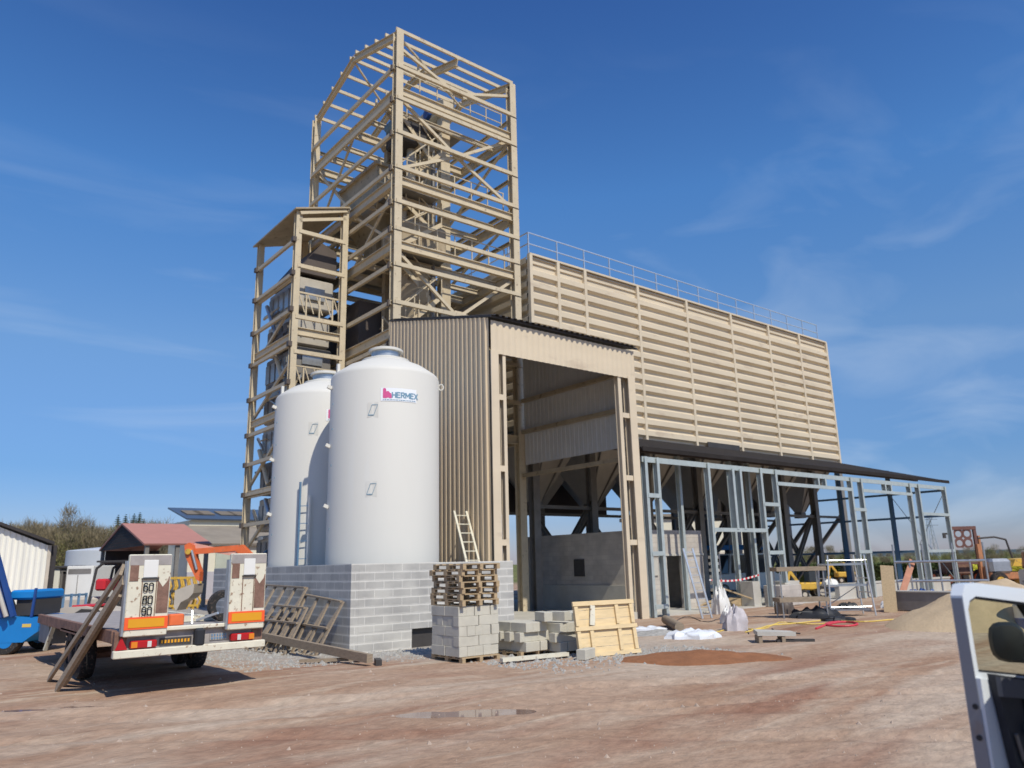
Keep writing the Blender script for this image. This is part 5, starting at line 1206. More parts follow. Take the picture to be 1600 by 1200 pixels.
ring(o_, i_, 0.0, 0.05, M['silver'], 'window_frame', door)
ins = lambda pts, d: [(s + (d if s < 0.3 else -d), z + (d if z < (wb + wt) / 2 else -d)) for s, z in pts]
ring(i_, ins(i_, 0.009), 0.005, 0.038, M['black'], 'window_seal', door)
MB().plate([DP(s, z, 0.02) for s, z in ins(i_, 0.008)], dn, 0.004).build('window_glass', M['glass'], door)
# latch edge (facing the camera) and its fittings
e0 = MB().plate([DP(-0.004, 0.35, 0.003), DP(-0.004, wb, 0.003), DP(-0.004, zt - 0.07, 0.003), DP(-0.004, zt - 0.07, 0.047), DP(-0.004, wb, 0.052), DP(-0.004, 0.35, 0.068)], hd, 0.003).build('door_edge', M['doorgrey'], door)
for px_, py_ in ((1524, 1104), (1530, 1153)):
    h0 = hit(px_, py_, DP(-0.006, 0), hd); MB().disc(h0, hd, 0.011, 0.006, 14).build('latch_hole', M['black'], door)
# inner card
c0, cz = sz(1533, 1052)
c0 = 0.055
card = [(c0 + 0.17, 0.42), (DL - 0.03, 0.42), (DL - 0.03, wb + bel_s * DL - 0.02), (c0, wb - 0.005)]
dplate(card, 0.03, 0.072, 'door_card', M['plas'], door)
dplate([(c0 + 0.0, wb - 0.09), (DL - 0.04, wb - 0.09 + bel_s * DL), (DL - 0.04, wb - 0.02 + bel_s * DL), (c0, wb - 0.015)], 0.02, 0.103, 'card_ledge', M['plas2'], door)
dplate([(0.22, wb - 0.26), (0.85, wb - 0.28), (0.85, wb - 0.24), (0.22, wb - 0.215)], 0.05, 0.103, 'arm_rest', M['plas2'], door)
dplate([(0.25, wb - 0.20), (0.7, wb - 0.21), (0.7, wb - 0.13), (0.25, wb - 0.12)], 0.012, 0.103, 'handle_recess', M['black'], door)
MB().path([DP(0.13, wb - 0.24, 0.112), DP(0.16, wb - 0.34, 0.112), DP(0.24, wb - 0.42, 0.112), DP(0.5, wb - 0.50, 0.112), DP(0.8, wb - 0.53, 0.112)], 0.008, 8).build('card_piping', M['grey_st'], door)
# wing mirror, outside the door near the hinge
mc = DP(0.86, wb + 0.045, -0.20)
mb = MB(); k = 20; ax = hd * 0.85 - dn * 0.5; ax.normalize(); sdv = V(-ax.y, ax.x, 0)
for f_, rr in ((-0.09, 0.25), (-0.07, 0.85), (-0.02, 1.0), (0.04, 0.92), (0.09, 0.6), (0.12, 0.15)):
    for i in range(k):
        a = 2 * math.pi * i / k; ca, sa = math.cos(a), math.sin(a); p4 = (abs(ca) ** 3 + abs(sa) ** 3) ** (-1 / 3)
        mb.v.append(mc + ax * f_ + sdv * ca * p4 * 0.08 * rr + V(0, 0, sa * p4 * 0.095 * rr))
for j in range(5):
    for i in range(k): mb.f.append((j*k+i, j*k+(i+1) % k, (j+1)*k+(i+1) % k, (j+1)*k+i)); mb.m.append(0)
mb.f += [tuple(reversed(range(k))), tuple(range(5*k, 6*k))]; mb.m += [0, 0]
mb.build('wing_mirror', M['black'], door, smooth=True)
MB().beam(mc - V(0, 0, .05), DP(0.86, wb + 0.0, -0.02), 0.07, 0.09).build('mirror_arm', M['black'], door)
# the rest of the van, to the right of the picture
vh = azv(37); vr = azv(127); hg = DP(DL + 0.02, 0, 0.0) + azv(90) * 0.12; hg.z = 0
def VP(f_, r_, z): return hg + vh * f_ + vr * r_ + V(0, 0, z)
def hull(pts, r0, r1, nm, mt): return MB().plate([VP(f_, r0, z) for f_, z in pts], vr, r1 - r0).build(nm, mt, van)
hull([(-2.2, 0.35), (-2.1, 0.3), (-1.1, 0.3), (-1.1, 1.0), (-1.1, 1.78), (-2.1, 1.78), (-2.22, 1.0)], 0.0, 1.7, 'body', M['silver'])
hull([(0.0, 0.3), (1.05, 0.35), (1.12, 0.6), (1.0, 0.95), (0.1, 1.12), (0.0, 1.1)], 0.0, 1.7, 'front_wing', M['silver'])
hull([(-1.1, 0.3), (0.0, 0.3), (0.0, 0.45), (-1.1, 0.45)], 0.05, 1.65, 'sill', M['doorgrey'])
hull([(-1.1, 1.74), (-0.35, 1.70), (-0.35, 1.74), (-1.1, 1.79)], 0.03, 1.67, 'roof', M['silver'])
MB().plate([VP(-0.37, 0.06, 1.69), VP(0.1, 0.06, 1.10), VP(0.1, 1.64, 1.10), VP(-0.37, 1.64, 1.69)], VP(0, 0, 0) - VP(-0.4, 0, 0.3), 0.006).build('windscreen', M['dglass'], van)
hull([(-2.05, 1.1), (-1.35, 1.1), (-1.35, 1.62), (-2.0, 1.62)], -0.006, 0.0, 'side_window', M['dglass'])
for f_ in (-1.75, 0.45):
    for r_ in (0.1, 1.6):
        w_ = MB().wheel(VP(f_, r_, 0.3), vr, 0.3, 0.2).build('wheel', M['tyre'], van, smooth=True)
        MB().disc(VP(f_, r_, 0.3), vr, 0.18, 0.19).build('rim', M['galv'], w_)
M['dullor'] = mat('weathered_orange', (0.48, 0.20, 0.09), 0.7, var=0.2, scale=4, dirt=(0.3, 0.2, 0.12), dirt_amt=0.3)
# ------------------------------------------------------------------ blue lift at the left edge
bl = thing('blue_lift', 'bright blue boom lift with a slanting dark boom at the left edge', 'boom lift', tuple(gp(50, 24.4)), VA)
def BL(mb, nm, mt): return mb.build(nm, mt, bl, local=True)
BL(MB().plate([(-3.2, -0.9, 0.28), (0.55, -0.9, 0.30), (0.9, -0.9, 0.55), (0.92, -0.9, 0.86), (0.2, -0.9, 0.92), (-3.2, -0.9, 0.92)], (0, 1, 0), 1.7), 'chassis', M['blue'])
BL(MB().bev(0.02, 0.62, -0.8, 0.6, 1.32, 1.56, 0.05), 'engine_hood', M['blue'])
BL(MB().box(0.16, 0.6, -0.7, 0.5, 0.93, 1.32), 'engine', M['dark'])
BL(MB().beam((0.64, -0.8, 0.9), (0.68, -0.8, 1.6), 0.05, 0.05), 'hood_post', M['dblue'])
BL(MB().beam((-0.42, -1.0, 2.75), (0.32, -1.0, 0.93), 0.1, 0.1, (0, 1, 0)).beam((-0.62, -0.95, 2.6), (0.08, -0.95, 0.93), 0.22, 0.2, (0, 1, 0)), 'boom', M['dblue'])
BL(MB().tube((-0.50, -1.1, 2.5), (0.2, -1.1, 0.93), 0.055, 10), 'boom_cylinder', M['hop'])
BL(MB().beam((-0.9, -0.3, 2.1), (-0.3, -0.3, 0.95), 0.3, 0.4), 'lower_boom', M['black'])
BL(MB().box(0.50, 0.72, -0.906, -0.901, 0.66, 0.74), 'label_plate', M['hose'])
for x in (-2.4, 0.1):
    for y in (-0.75, 0.65):
        w_ = BL(MB().wheel((x, y, 0.36), (0, 1, 0), 0.36, 0.28), 'wheel', M['tyre'])
        MB().disc((x, y, 0.36), (0, 1, 0), 0.2, 0.29).build('rim', M['blue'], w_, local=True)
# blue railing
rb = thing('blue_railing', 'dusty blue site railing behind the blue lift', 'railing', tuple(gp(110, 30)))
a_, b_ = gp(80, 29), gp(140, 30.5)
for z in (0.55, 1.25): MB().beam(a_ + V(0, 0, z), b_ + V(0, 0, z), 0.06, 0.07).build('rail', M['bluerail'], rb)
for i in range(6): p_ = a_.lerp(b_, i / 5); MB().beam(p_, p_ + V(0, 0, 1.3), 0.07, 0.07).build('post', M['bluerail'], rb)
# dusty car hidden behind the trailer
def car(name, label, cat, loc, rz, L_, W_, H_, paint, glass, cabin=(0.28, 0.78), hood=0.55, group=None):
    T = thing(name, label, cat, tuple(loc), rz, group); h2 = H_ * hood
    def lc(mb, nm, mt, sm=False): return mb.build(nm, mt, T, local=True, smooth=sm)
    c0_, c1_ = cabin[0] * L_ - L_/2, cabin[1] * L_ - L_/2
    lc(MB().plate([(-L_/2, -W_/2, .35), (-L_/2 + .06, -W_/2, .28), (L_/2 - .06, -W_/2, .28), (L_/2, -W_/2, .4), (L_/2 - .03, -W_/2, h2 - .12), (c1_ + .35, -W_/2, h2), (c0_ - .1, -W_/2, h2 + .02), (-L_/2 + .04, -W_/2, h2 - .04)], (0, 1, 0), W_), 'body', paint)
    lc(MB().plate([(c0_ - .08, -W_/2 + .1, h2), (c1_ + .38, -W_/2 + .1, h2), (c1_ - .12, -W_/2 + .18, H_), (c0_ + .14, -W_/2 + .18, H_)], (0, 1, 0), W_ - .28), 'roof', paint)
    for s in (-1, 1):
        y = s * (W_/2 - .085); lc(MB().plate([(c0_ + .05, y, h2 + .05), (c1_ + .18, y, h2 + .05), (c1_ - .15, y, H_ - .09), (c0_ + .18, y, H_ - .09)], (0, s, 0), .008), 'side_window', glass)
    lc(MB().plate([(c1_ + .40, -W_/2 + .16, h2 + .03), (c1_ + .40, W_/2 - .16, h2 + .03), (c1_ - .06, W_/2 - .26, H_ - .06), (c1_ - .06, -W_/2 + .26, H_ - .06)], (1, 0, .6), .01), 'windscreen', glass)
    lc(MB().plate([(c0_ - .1, -W_/2 + .16, h2 + .05), (c0_ - .1, W_/2 - .16, h2 + .05), (c0_ + .08, W_/2 - .26, H_ - .08), (c0_ + .08, -W_/2 + .26, H_ - .08)], (-1, 0, .3), .01), 'rear_window', glass)
    for x in (-L_ * .31, L_ * .31):
        for y in (-W_/2 + .1, W_/2 - .1):
            w_ = lc(MB().wheel((x, y, .31), (0, 1, 0), .31, .2), 'wheel', M['tyre'], True); MB().disc((x, y, .31), (0, 1, 0), .18, .21).build('rim', M['galv'], w_, local=True)
    for y in (-W_/2 + .25, W_/2 - .25): lc(MB().box(L_/2 - .03, L_/2 + .012, y - .14, y + .14, h2 - .28, h2 - .15), 'headlight', M['lens_w']); lc(MB().box(-L_/2 - .012, -L_/2 + .05, y - .1, y + .1, h2 - .3, h2 - .12), 'tail_light', M['lens_r'])
    return T
dm = thing('site_dumper', 'low dusty beige site dumper with a red rim behind the leaning planks', 'dumper', tuple(gp(152, 27)), VA)
MB().plate([(-1.15, -.7, .35), (1.5, -.7, .3), (1.7, -.7, .75), (.9, -.7, .82), (.1, -.7, 1.0), (-.5, -.7, .98), (-1.3, -.7, .7)], (0, 1, 0), 1.4).build('skip', M['dust'], dm, local=True)
MB().plate([(-.2, -.72, .78), (.75, -.72, .74), (.55, -.72, .9), (.05, -.72, .93)], (0, 1, 0), .015).build('dark_opening', M['dark'], dm, local=True)
MB().box(-.35, .4, -.5, .5, 0.985, 1.03).build('rim', M['red'], dm, local=True)
for x in (-.8, 1.0):
    for y in (-.65, .65): w_ = MB().wheel((x, y, .33), (0, 1, 0), .33, .25).build('wheel', M['tyre'], dm, local=True); MB().disc((x, y, .33), (0, 1, 0), .16, .26).build('hub', M['dust'], w_, local=True)
mt_ = thing('compact_tractor', 'small dusty tractor with a black roll frame and red seat box behind the trailer', 'tractor', tuple(gp(165, 31)), VA)
def TL(mb, nm, mt): return mb.build(nm, mt, mt_, local=True)
TL(MB().bev(-1.2, 0.0, -0.35, 0.35, 0.7, 1.15, 0.08), 'bonnet', M['dust']); TL(MB().box(-1.1, 1.0, -0.2, 0.2, 0.4, 0.7), 'chassis', M['dark'])
TL(MB().bev(-0.05, 0.3, -0.5, 0.5, 1.35, 1.75, 0.06), 'seat_box', M['red'])
mb = MB()
for y in (-0.55, 0.55): mb.path([(-0.2, y, 0.7), (0.0, y, 2.1), (0.25, y, 2.3), (1.2, y, 2.3)], 0.045, 8).tube((0.9, y, 0.7), (0.9, y, 2.3), 0.045, 8)
TL(mb, 'roll_frame', M['dark']); TL(MB().box(0.0, 1.25, -0.6, 0.6, 2.3, 2.36), 'canopy', M['dark'])
for x, r_ in ((-0.9, 0.36), (0.6, 0.58)):
    for y in (-0.62, 0.62): w_ = TL(MB().wheel((x, y, r_), (0, 1, 0), r_, 0.28), 'wheel', M['tyre']); MB().disc((x, y, r_), (0, 1, 0), r_ * 0.5, 0.27).build('rim', M['white'], w_, local=True)
# ------------------------------------------------------------------ orange excavator
exq = gp(345, 30); ex = thing('orange_excavator', 'orange excavator with its arm folded down and bucket resting behind the trailer', 'excavator', tuple(exq), VA)
def EL(mb, nm, mt): return mb.build(nm, mt, ex, local=True)
# local x runs right across the view; arm elbow at photo column 300
def ex_pt(px, py):
    q_ = hit(px, py, exq, fw); return (V(q_.x, q_.y, q_.z) - exq)
def EP(px, py, y=0.0):
    q_ = ex_pt(px, py); return V(q_.dot(rt), y, q_.z)
elb = EP(297, 855); 
EL(MB().beam(EP(302, 862), EP(375, 856), 0.2, 0.17, (0, 1, 0)).beam(EP(375, 856), EP(420, 900), 0.3, 0.34, (0, 1, 0)), 'boom', M['orange'])
EL(MB().beam(EP(304, 853, .02), EP(372, 866, .02), 0.18, 0.16, (0, 1, 0)), 'boom_cylinder', mat('faded_orange', (0.72, 0.36, 0.27), 0.6))
EL(MB().plate([EP(291, 852, -.16), EP(298, 848, -.16), EP(306, 852, -.16), EP(308, 872, -.16), EP(315, 893, -.16), EP(314, 908, -.16), EP(309, 905, -.16), EP(297, 880, -.16), EP(292, 868, -.16)], (0, 1, 0), 0.32), 'dipper_arm', M['orange'])
EL(MB().disc(EP(298, 862, -.2), (0, 1, 0), 0.1, 0.1), 'pivot_pin', M['yellow'])
EL(MB().tube(EP(303, 860, -.2), EP(311, 890, -.2), 0.05, 8), 'dipper_cylinder', M['galv'])
bk = [EP(281, 922), EP(279, 948), EP(283, 953), EP(290, 940), EP(302, 934), EP(309, 926), EP(311, 912), EP(302, 914)]
EL(MB().plate([p_ + V(0, -.4, 0) for p_ in bk], (0, 1, 0), 0.8), 'bucket', M['dust'])
EL(MB().bev(1.9, 4.3, -0.9, 1.0, 0.95, 2.0, 0.12), 'engine_house', M['orange']); EL(MB().bev(1.75, 2.9, -0.9, 0.0, 1.0, 2.6, 0.1), 'cab', M['dglass'])
for y in (-0.95, 0.75): EL(MB().bev(1.0, 4.2, y, y + 0.4, 0.0, 0.7, 0.15), 'track', M['tyre'])
EL(MB().box(1.4, 3.8, -0.6, 0.8, 0.6, 0.96), 'undercarriage', M['dark'])
tag(MB().bev(*(lambda p_: (p_.x - .55, p_.x + .55, p_.y - .3, p_.y + .3, 0.0, 0.55))(gp(308, 27)), 0.05).build('dark_skip_box', M['dark']), 'low dark box on the ground just behind the excavator bucket', 'box')
# yellow implement under the red roof
im = thing('yellow_harrow', 'yellow spring tine implement parked under the red roofed shed', 'implement', tuple(gp(268, 40)), VA)
for i in range(9):
    x = -1.25 + i * 0.3; mb = MB()
    for s in (0, 1):
        mb.path([(x, s * .5, 0.25), (x + .12, s * .5, 0.6), (x - .05, s * .5, 0.9), (x + .12, s * .5, 1.25), (x, s * .5, 1.7)], 0.05, 6)
    mb.build('spring_tine', M['yellow'], im, local=True)
for z in (0.35, 1.0, 1.6): MB().box(-1.5, 1.4, -0.05, 0.05, z, z + 0.1).build('frame_bar', M['yellow'] if z != 1.0 else M['dark'], im, local=True)

# ------------------------------------------------------------------ sheds and yards buildings on the left
def px_x(px, Y): return at(px, 870, Y=Y).x
# red roofed shed: ridge along X
Xg = None
gY = 50.0
q0 = at(190, 820, Y=gY); q1 = at(287, 820, Y=gY)
Xa, Xb, Zr = q0.x, q1.x, q0.z
e0_ = at(225, 852, X=Xa); eYn, Ze = e0_.y, e0_.z
if eYn > gY - 1: eYn = gY - 5.0
e1_ = at(156, 868, X=Xa); eYf = 2 * gY - eYn
rs = thing('red_roof_shed', 'open shed with a pinkish red pitched roof and dark boarded gable', 'shed', (Xa, gY, 0))
MB().plate([(Xa, gY, Zr), (Xb, gY, Zr), (Xb, eYn, Ze), (Xa, eYn, Ze)], (0, -0.5, 1), 0.1).build('roof_front', M['roofred'], rs)
MB().plate([(Xa, gY, Zr), (Xb, gY, Zr), (Xb, eYf, Ze), (Xa, eYf, Ze)], (0, 0.5, 1), 0.1).build('roof_rear', M['roofred'], rs)
mb = MB()
for i in range(8):
    f0, f1 = i / 8, (i + 0.92) / 8; z0, z1 = Ze + (Zr - Ze) * f0, Ze + (Zr - Ze) * f1
    mb.plate([(Xa + .05, eYn + (gY - eYn) * f0, z0), (Xa + .05, eYf + (gY - eYf) * f0, z0), (Xa + .05, eYf + (gY - eYf) * f1, z1), (Xa + .05, eYn + (gY - eYn) * f1, z1)], (1, 0, 0), 0.06)
mb.build('gable_boards', M['barnd'], rs)
for x in (Xa + .2, (Xa + Xb) / 2, Xb - .2):
    for y in (eYn + .2, eYf - .2): MB().box(x - .1, x + .1, y - .1, y + .1, 0, Ze).build('post', M['grey_st'], rs)
MB().box(Xa + .3, Xb, eYf - .6, eYf - .4, 0, Ze).build('rear_wall', M['barnd'], rs)
M['dullrl'] = mat('dull_roof_light', (0.20, 0.165, 0.12), 0.8)
# big hall with solar roof
hY = 72.0
h0 = at(262, 795, Y=hY); hx1 = at(470, 805, Y=hY).x; hz = h0.z
eYb = hY - 6.0; ez = at(272, 812, Y=eYb).z
bh = thing('solar_roof_hall', 'long farm hall with a dark panelled upper roof, cream band and brown lean-to roof', 'hall', (h0.x, hY, 0))
MB().plate([(h0.x, hY, hz), (hx1, hY, hz), (hx1, eYb, ez), (h0.x, eYb, ez)], (0, -.3, 1), 0.12).build('upper_roof', M['roofdk'], bh)
for i, pxx in enumerate((300, 318, 352, 372)):
    x = at(pxx, 803, Y=hY - 3).x; zz = (hz + ez) / 2
    k_ = (hz - ez) / 6.0
    MB().plate([(x - .7, hY - 4, zz - k_ + .15), (x + .7, hY - 4, zz - k_ + .15), (x + .7, hY - 2, zz + k_ + .15), (x - .7, hY - 2, zz + k_ + .15)], (0, -.3, 1), 0.05).build('roof_light', M['dullrl'], bh)
cz0 = at(272, 823, Y=eYb + .3).z
MB().box(h0.x + .5, hx1, eYb + .3, hY, cz0, ez + .02).build('upper_wall', M['cream'], bh)
MB().box(h0.x + .3, h0.x + .5, eYb + .3, hY, 0, ez).build('gable_wall', M['cream'], bh)
lzY = eYb - 9.0; lz = at(300, 852, Y=lzY).z
MB().plate([(h0.x - 1.5, eYb + .28, cz0), (hx1, eYb + .28, cz0), (hx1, lzY, lz), (h0.x - 2.5, lzY, lz)], (0, -.4, 1), 0.12).build('lower_roof', M['roofgr'], bh)
wz = at(330, 893, Y=lzY + .3).z
MB().box(h0.x - 2.2, hx1, lzY + .3, lzY + .5, max(wz, .5), lz).build('lower_wall_sheet', M['cream'], bh)
MB().box(h0.x - 2.2, hx1, lzY + .25, lzY + .5, 0, max(wz, .5) - .005).build('lower_wall', M['lilac'], bh)
xg0, xg1 = at(338, 880, Y=lzY).x, at(362, 880, Y=lzY).x
MB().box(xg0, xg1, lzY + .2, lzY + .298, max(wz, .5), lz - .2).build('grey_door', mat('sage_door', (0.45, 0.48, 0.40), 0.7), bh)
# white barn at the far left
bY = at(72, 935, Z=0); bd = 46.0
c1_ = gp(72, bd); zc = at(72, 852, Y=c1_.y).z; zl = hit(0, 830, c1_, fw).z
wb_ = thing('white_barn', 'white corrugated barn with a dark open side at the far left', 'barn', tuple(c1_))
a_ = c1_; b_ = c1_ - rt * 14 - fw * 1.0
def cw(p_, q_, zb, z0, z1, nm, mt):
    L_ = (q_ - p_).length; u = (q_ - p_) / L_; o_ = V(u.y, -u.x, 0)
    if o_.dot(fw) > 0: o_ = -o_
    return corr(wb_, nm, p_, q_, zb, z0, z1, o_, mt, 0.3, 0.04)
slope_ = (zl - zc) / (c1_ - gp(0, bd)).length
cw(a_, b_, 0.1, zc, zc + slope_ * 14, 'front_wall', M['whitew'])
MB().plate([a_ + V(0, 0, zc + .02) - fw * .3 + rt * .5, b_ + V(0, 0, zc + slope_ * 14 + .02) - fw * .3, b_ + V(0, 0, zc + slope_ * 14 + .02) + V(0, 10, 0), a_ + V(0, 0, zc + .02) + V(0, 10, 0) + rt * .5], (0, 0, 1), 0.14).build('roof', M['barnd'], wb_)
MB().plate([a_ + fw * .1, a_ + fw * .1 + rt * .42, a_ + fw * .1 + rt * .42 + V(0, 0, zc), a_ + fw * .1 + V(0, 0, zc)], V(0, 1, 0), 8).build('side_wall', M['barnd'], wb_)
MB().box(a_.x, a_.x + .15, a_.y - .1, a_.y + .05, 0, zc).build('corner_post', M['dust'], wb_)
# low grey shed beside it, white container, pale round tank
g_ = gp(92, 52); gs = thing('low_shed', 'low dark fronted shed between the white barn and the pale container', 'shed', tuple(g_), VA)
MB().box(-0.55, 0.1, 0, 3, 0, 2.3).build('wall_panel', M['whitew'], gs, local=True); MB().box(0.1, 0.95, 0.1, 3, 0, 2.25).build('dark_bay', M['barnd'], gs, local=True)
mb = MB()
mb.box(0.14, 0.9, 0.0, 0.09, 2.1, 2.24)
for i in range(3): mb.box(0.2 + i * .28, 0.28 + i * .28, 0.0, 0.09, 0, 2.12)
mb.build('bay_slats', M['grey_st'], gs, local=True)
MB().plate([(-0.6, -.1, 2.32), (1.0, -.1, 2.27), (1.0, 3.2, 2.35), (-0.6, 3.2, 2.4)], (0, 0, 1), .08).build('roof', M['barnd'], gs, local=True)
g_ = gp(125, 46); ct = thing('white_container', 'small off-white site container in front of the pale round tank', 'container', tuple(g_), VA)
MB().bev(-0.65, 0.72, 0, 2.2, 0.1, 2.35, 0.03).build('shell', M['white'], ct, local=True); MB().box(-0.55, 0.62, -.02, -0.002, 1.95, 2.2).build('top_vent', M['grey_st'], ct, local=True)
MB().box(-0.05, -0.02, -.02, -0.002, 0.2, 1.9).build('door_seam', M['grey_st'], ct, local=True)
g_ = gp(155, 62); rt_ = thing('round_store_tank', 'wide pale grey round tank behind the trailer and left of the red roofed shed', 'tank', tuple(g_))
MB().lathe([(2.1, 0), (2.1, 3.5), (2.0, 3.55), (0.1, 3.75)], g_, 48).build('tank_wall', mat('pale_grey_tank', (0.52, 0.55, 0.58), 0.5, var=0.08, scale=.5), rt_, smooth=True)
for z in (1.2, 2.4): MB().lathe([(2.12, z), (2.13, z + .05), (2.12, z + .1)], g_, 48).build('hoop', M['galv'], rt_)

# ------------------------------------------------------------------ plant machines on the right
def forklift():
    q_ = gp(1512, 52); T = thing('mast_forklift', 'brown mast of a rough terrain forklift, its plate with four round holes, at the right', 'forklift', tuple(q_), VA)
    lc = lambda mb, nm, mt: mb.build(nm, mt, T, local=True)
    br_ = mat('brown_mast', (0.16, 0.075, 0.06), 0.7)
    for x in (-.75, .62): lc(MB().box(x, x + .16, 0, .15, .1, 3.3), 'mast_channel', br_)
    # plate with four holes, built as bars round the holes
    mb = MB(); z0, z1 = 2.2, 3.3
    for k_ in range(2):
        for j_ in range(2):
            cx, cz_ = -.27 + j_ * .5, 2.5 + k_ * .52; n = 16
            o_ = []; i2 = []
            for i in range(n):
                a = 2 * math.pi * (i + .5) / n; c_, s_ = math.cos(a), math.sin(a); m_ = 0.26 / max(abs(c_), abs(s_))
                o_.append((cx + c_ * m_, cz_ + s_ * m_)); i2.append((cx + c_ * .17, cz_ + s_ * .17))
            base = len(mb.v); mb.v += [V(x, 0.02, z) for x, z in o_] + [V(x, 0.02, z) for x, z in i2]
            for i in range(n): mb.f.append((base + i, base + (i+1) % n, base + n + (i+1) % n, base + n + i)); mb.m.append(0)
    lc(mb, 'holed_plate', br_); lc(MB().box(-.75, .78, -.02, .2, 3.25, 3.45), 'top_beam', br_); lc(MB().box(-.6, .62, 0, .1, 1.3, 1.42), 'cross_beam', br_)
    lc(MB().box(-1.15, -.75, 0, .1, 3.0, 3.1).box(-1.15, -1.0, 0, .1, 2.8, 3.0), 'side_bracket', M['dark'])
    lc(MB().bev(-.5, .5, .3, 2.2, .7, 1.5, .1), 'body', M['rust']); lc(MB().box(.84, .95, 0, .3, .2, 2.9), 'lift_ram', M['dullor'])
    for y in (.4, 2.2):
        for x in (-.7, .8):
            w_ = lc(MB().wheel((x, y, .5), (1, 0, 0), .5, .35), 'wheel', M['tyre']); MB().disc((x, y, .5), (1, 0, 0), .25, .36).build('rim', M['orange'], w_, local=True)
forklift()
q_ = gp(1566, 50); T = thing('orange_dumper', 'orange yellow site dumper with a thin roll bar at the right, above the van door', 'dumper', tuple(q_), VA)
lc = lambda mb, nm, mt: mb.build(nm, mt, T, local=True)
lc(MB().bev(-1.0, 0.2, -.6, .6, .8, 1.6, .15), 'engine_cover', M['galv']); lc(MB().plate([(.1, -.7, 1.2), (1.5, -.7, 1.15), (1.4, -.7, 1.6), (.3, -.7, 1.55)], (0, 1, 0), 1.4), 'skip', M['yellow'])
lc(MB().box(-1.25, -1.13, -.1, .1, .3, 2.4).box(-1.2, -.95, -.1, .1, .3, 1.2), 'front_ram', M['dullor']); lc(MB().path([(-1.1, 0, 2.7), (-.2, 0, 2.75), (.4, 0, 2.6), (.6, 0, 1.6)], .05, 8), 'roll_bar', M['dark'])
lc(MB().bev(-1.0, 1.2, -.5, .5, .5, .9, .05), 'chassis', M['dullor'])
for x in (-.7, 1.0):
    for y in (-.65, .65): w_ = lc(MB().wheel((x, y, .45), (0, 1, 0), .45, .35), 'wheel', M['tyre']); MB().disc((x, y, .45), (0, 1, 0), .22, .36).build('rim', M['yellow'], w_, local=True)
def digger(px, dist, label, sc_=1.0):
    T = thing('yellow_digger', label, 'digger', tuple(gp(px, dist)), VA, 'yellow diggers beyond the lean-to'); lc = lambda mb, nm, mt: mb.xf(Matrix.Scale(sc_, 4)).build(nm, mt, T, local=True)
    lc(MB().bev(-1.2, 1.2, -.7, .7, .8, 1.5, .12), 'body', M['yellow']); lc(MB().bev(-.3, .8, -.6, .6, 1.5, 2.6, .08), 'cab', M['dglass']); lc(MB().box(-.35, .85, -.65, .65, 2.6, 2.7), 'cab_roof', M['yellow'])
    lc(MB().beam((-1.0, -.2, 1.2), (-1.9, -.2, 2.6), .22, .25).beam((-1.9, -.2, 2.6), (-2.3, -.2, 1.0), .2, .22), 'arm', M['yellow'])
    lc(MB().plate([(-2.6, -.5, .9), (-2.1, -.5, 1.0), (-2.1, -.5, .4), (-2.5, -.5, .3)], (0, 1, 0), .7), 'bucket', M['yellow'])
    for x, r_ in ((-.9, .42), (.8, .6)):
        for y in (-.75, .75): w_ = lc(MB().wheel((x, y, r_), (0, 1, 0), r_, .35), 'wheel', M['tyre']); MB().disc((x, y, r_), (0, 1, 0), r_ * .5, .36).xf(Matrix.Scale(sc_, 4)).build('rim', M['dust'], w_, local=True)
digger(1262, 40, 'yellow digger seen between the block plinth and the dark leaning leg', 0.5)
digger(1318, 62, 'farther yellow digger seen just left of the scaffold tower', 0.55)
car('white_pickup', 'white van with a blue roof band seen behind the crossed dark legs', 'van', gp(1150, 46), VA + 0.3, 4.6, 1.8, 2.2, M['white'], M['dglass'], (0.3, 0.85), 0.5)
cu = thing('blue_canopy', 'blue canopy frame behind the white van under the silo hall', 'canopy', tuple(gp(1140, 50)), VA)
MB().box(-2.4, 2.2, -.6, .6, 2.45, 2.75).build('canopy_top', M['blue'], cu, local=True)
for x in (-2.2, 0, 2.0): MB().box(x, x + .12, -.5, -.4, 0, 2.45).build('post', M['bluerail'], cu, local=True)
car('parked_car', 'pale car at the right edge beyond the dumper, dark below', 'car', gp(1640, 44), VA + 1.2, 4.2, 1.8, 2.0, M['white'], M['dglass'], (0.2, 0.8), 0.55)
bw2 = thing('cream_building', 'cream rendered building seen low behind the crossed legs of the silo hall', 'building', tuple(gp(1100, 70)), VA)
MB().box(-6, 4.4, 0, 6, 0, 5.6).build('wall', M['cream'], bw2, local=True); MB().box(-6.3, 4.7, -.3, 6.3, 5.6, 5.9).build('roof', M['roofgr'], bw2, local=True)
MB().box(1.2, 2.6, -.03, -.002, .1, 2.5).build('door', M['dust'], bw2, local=True)

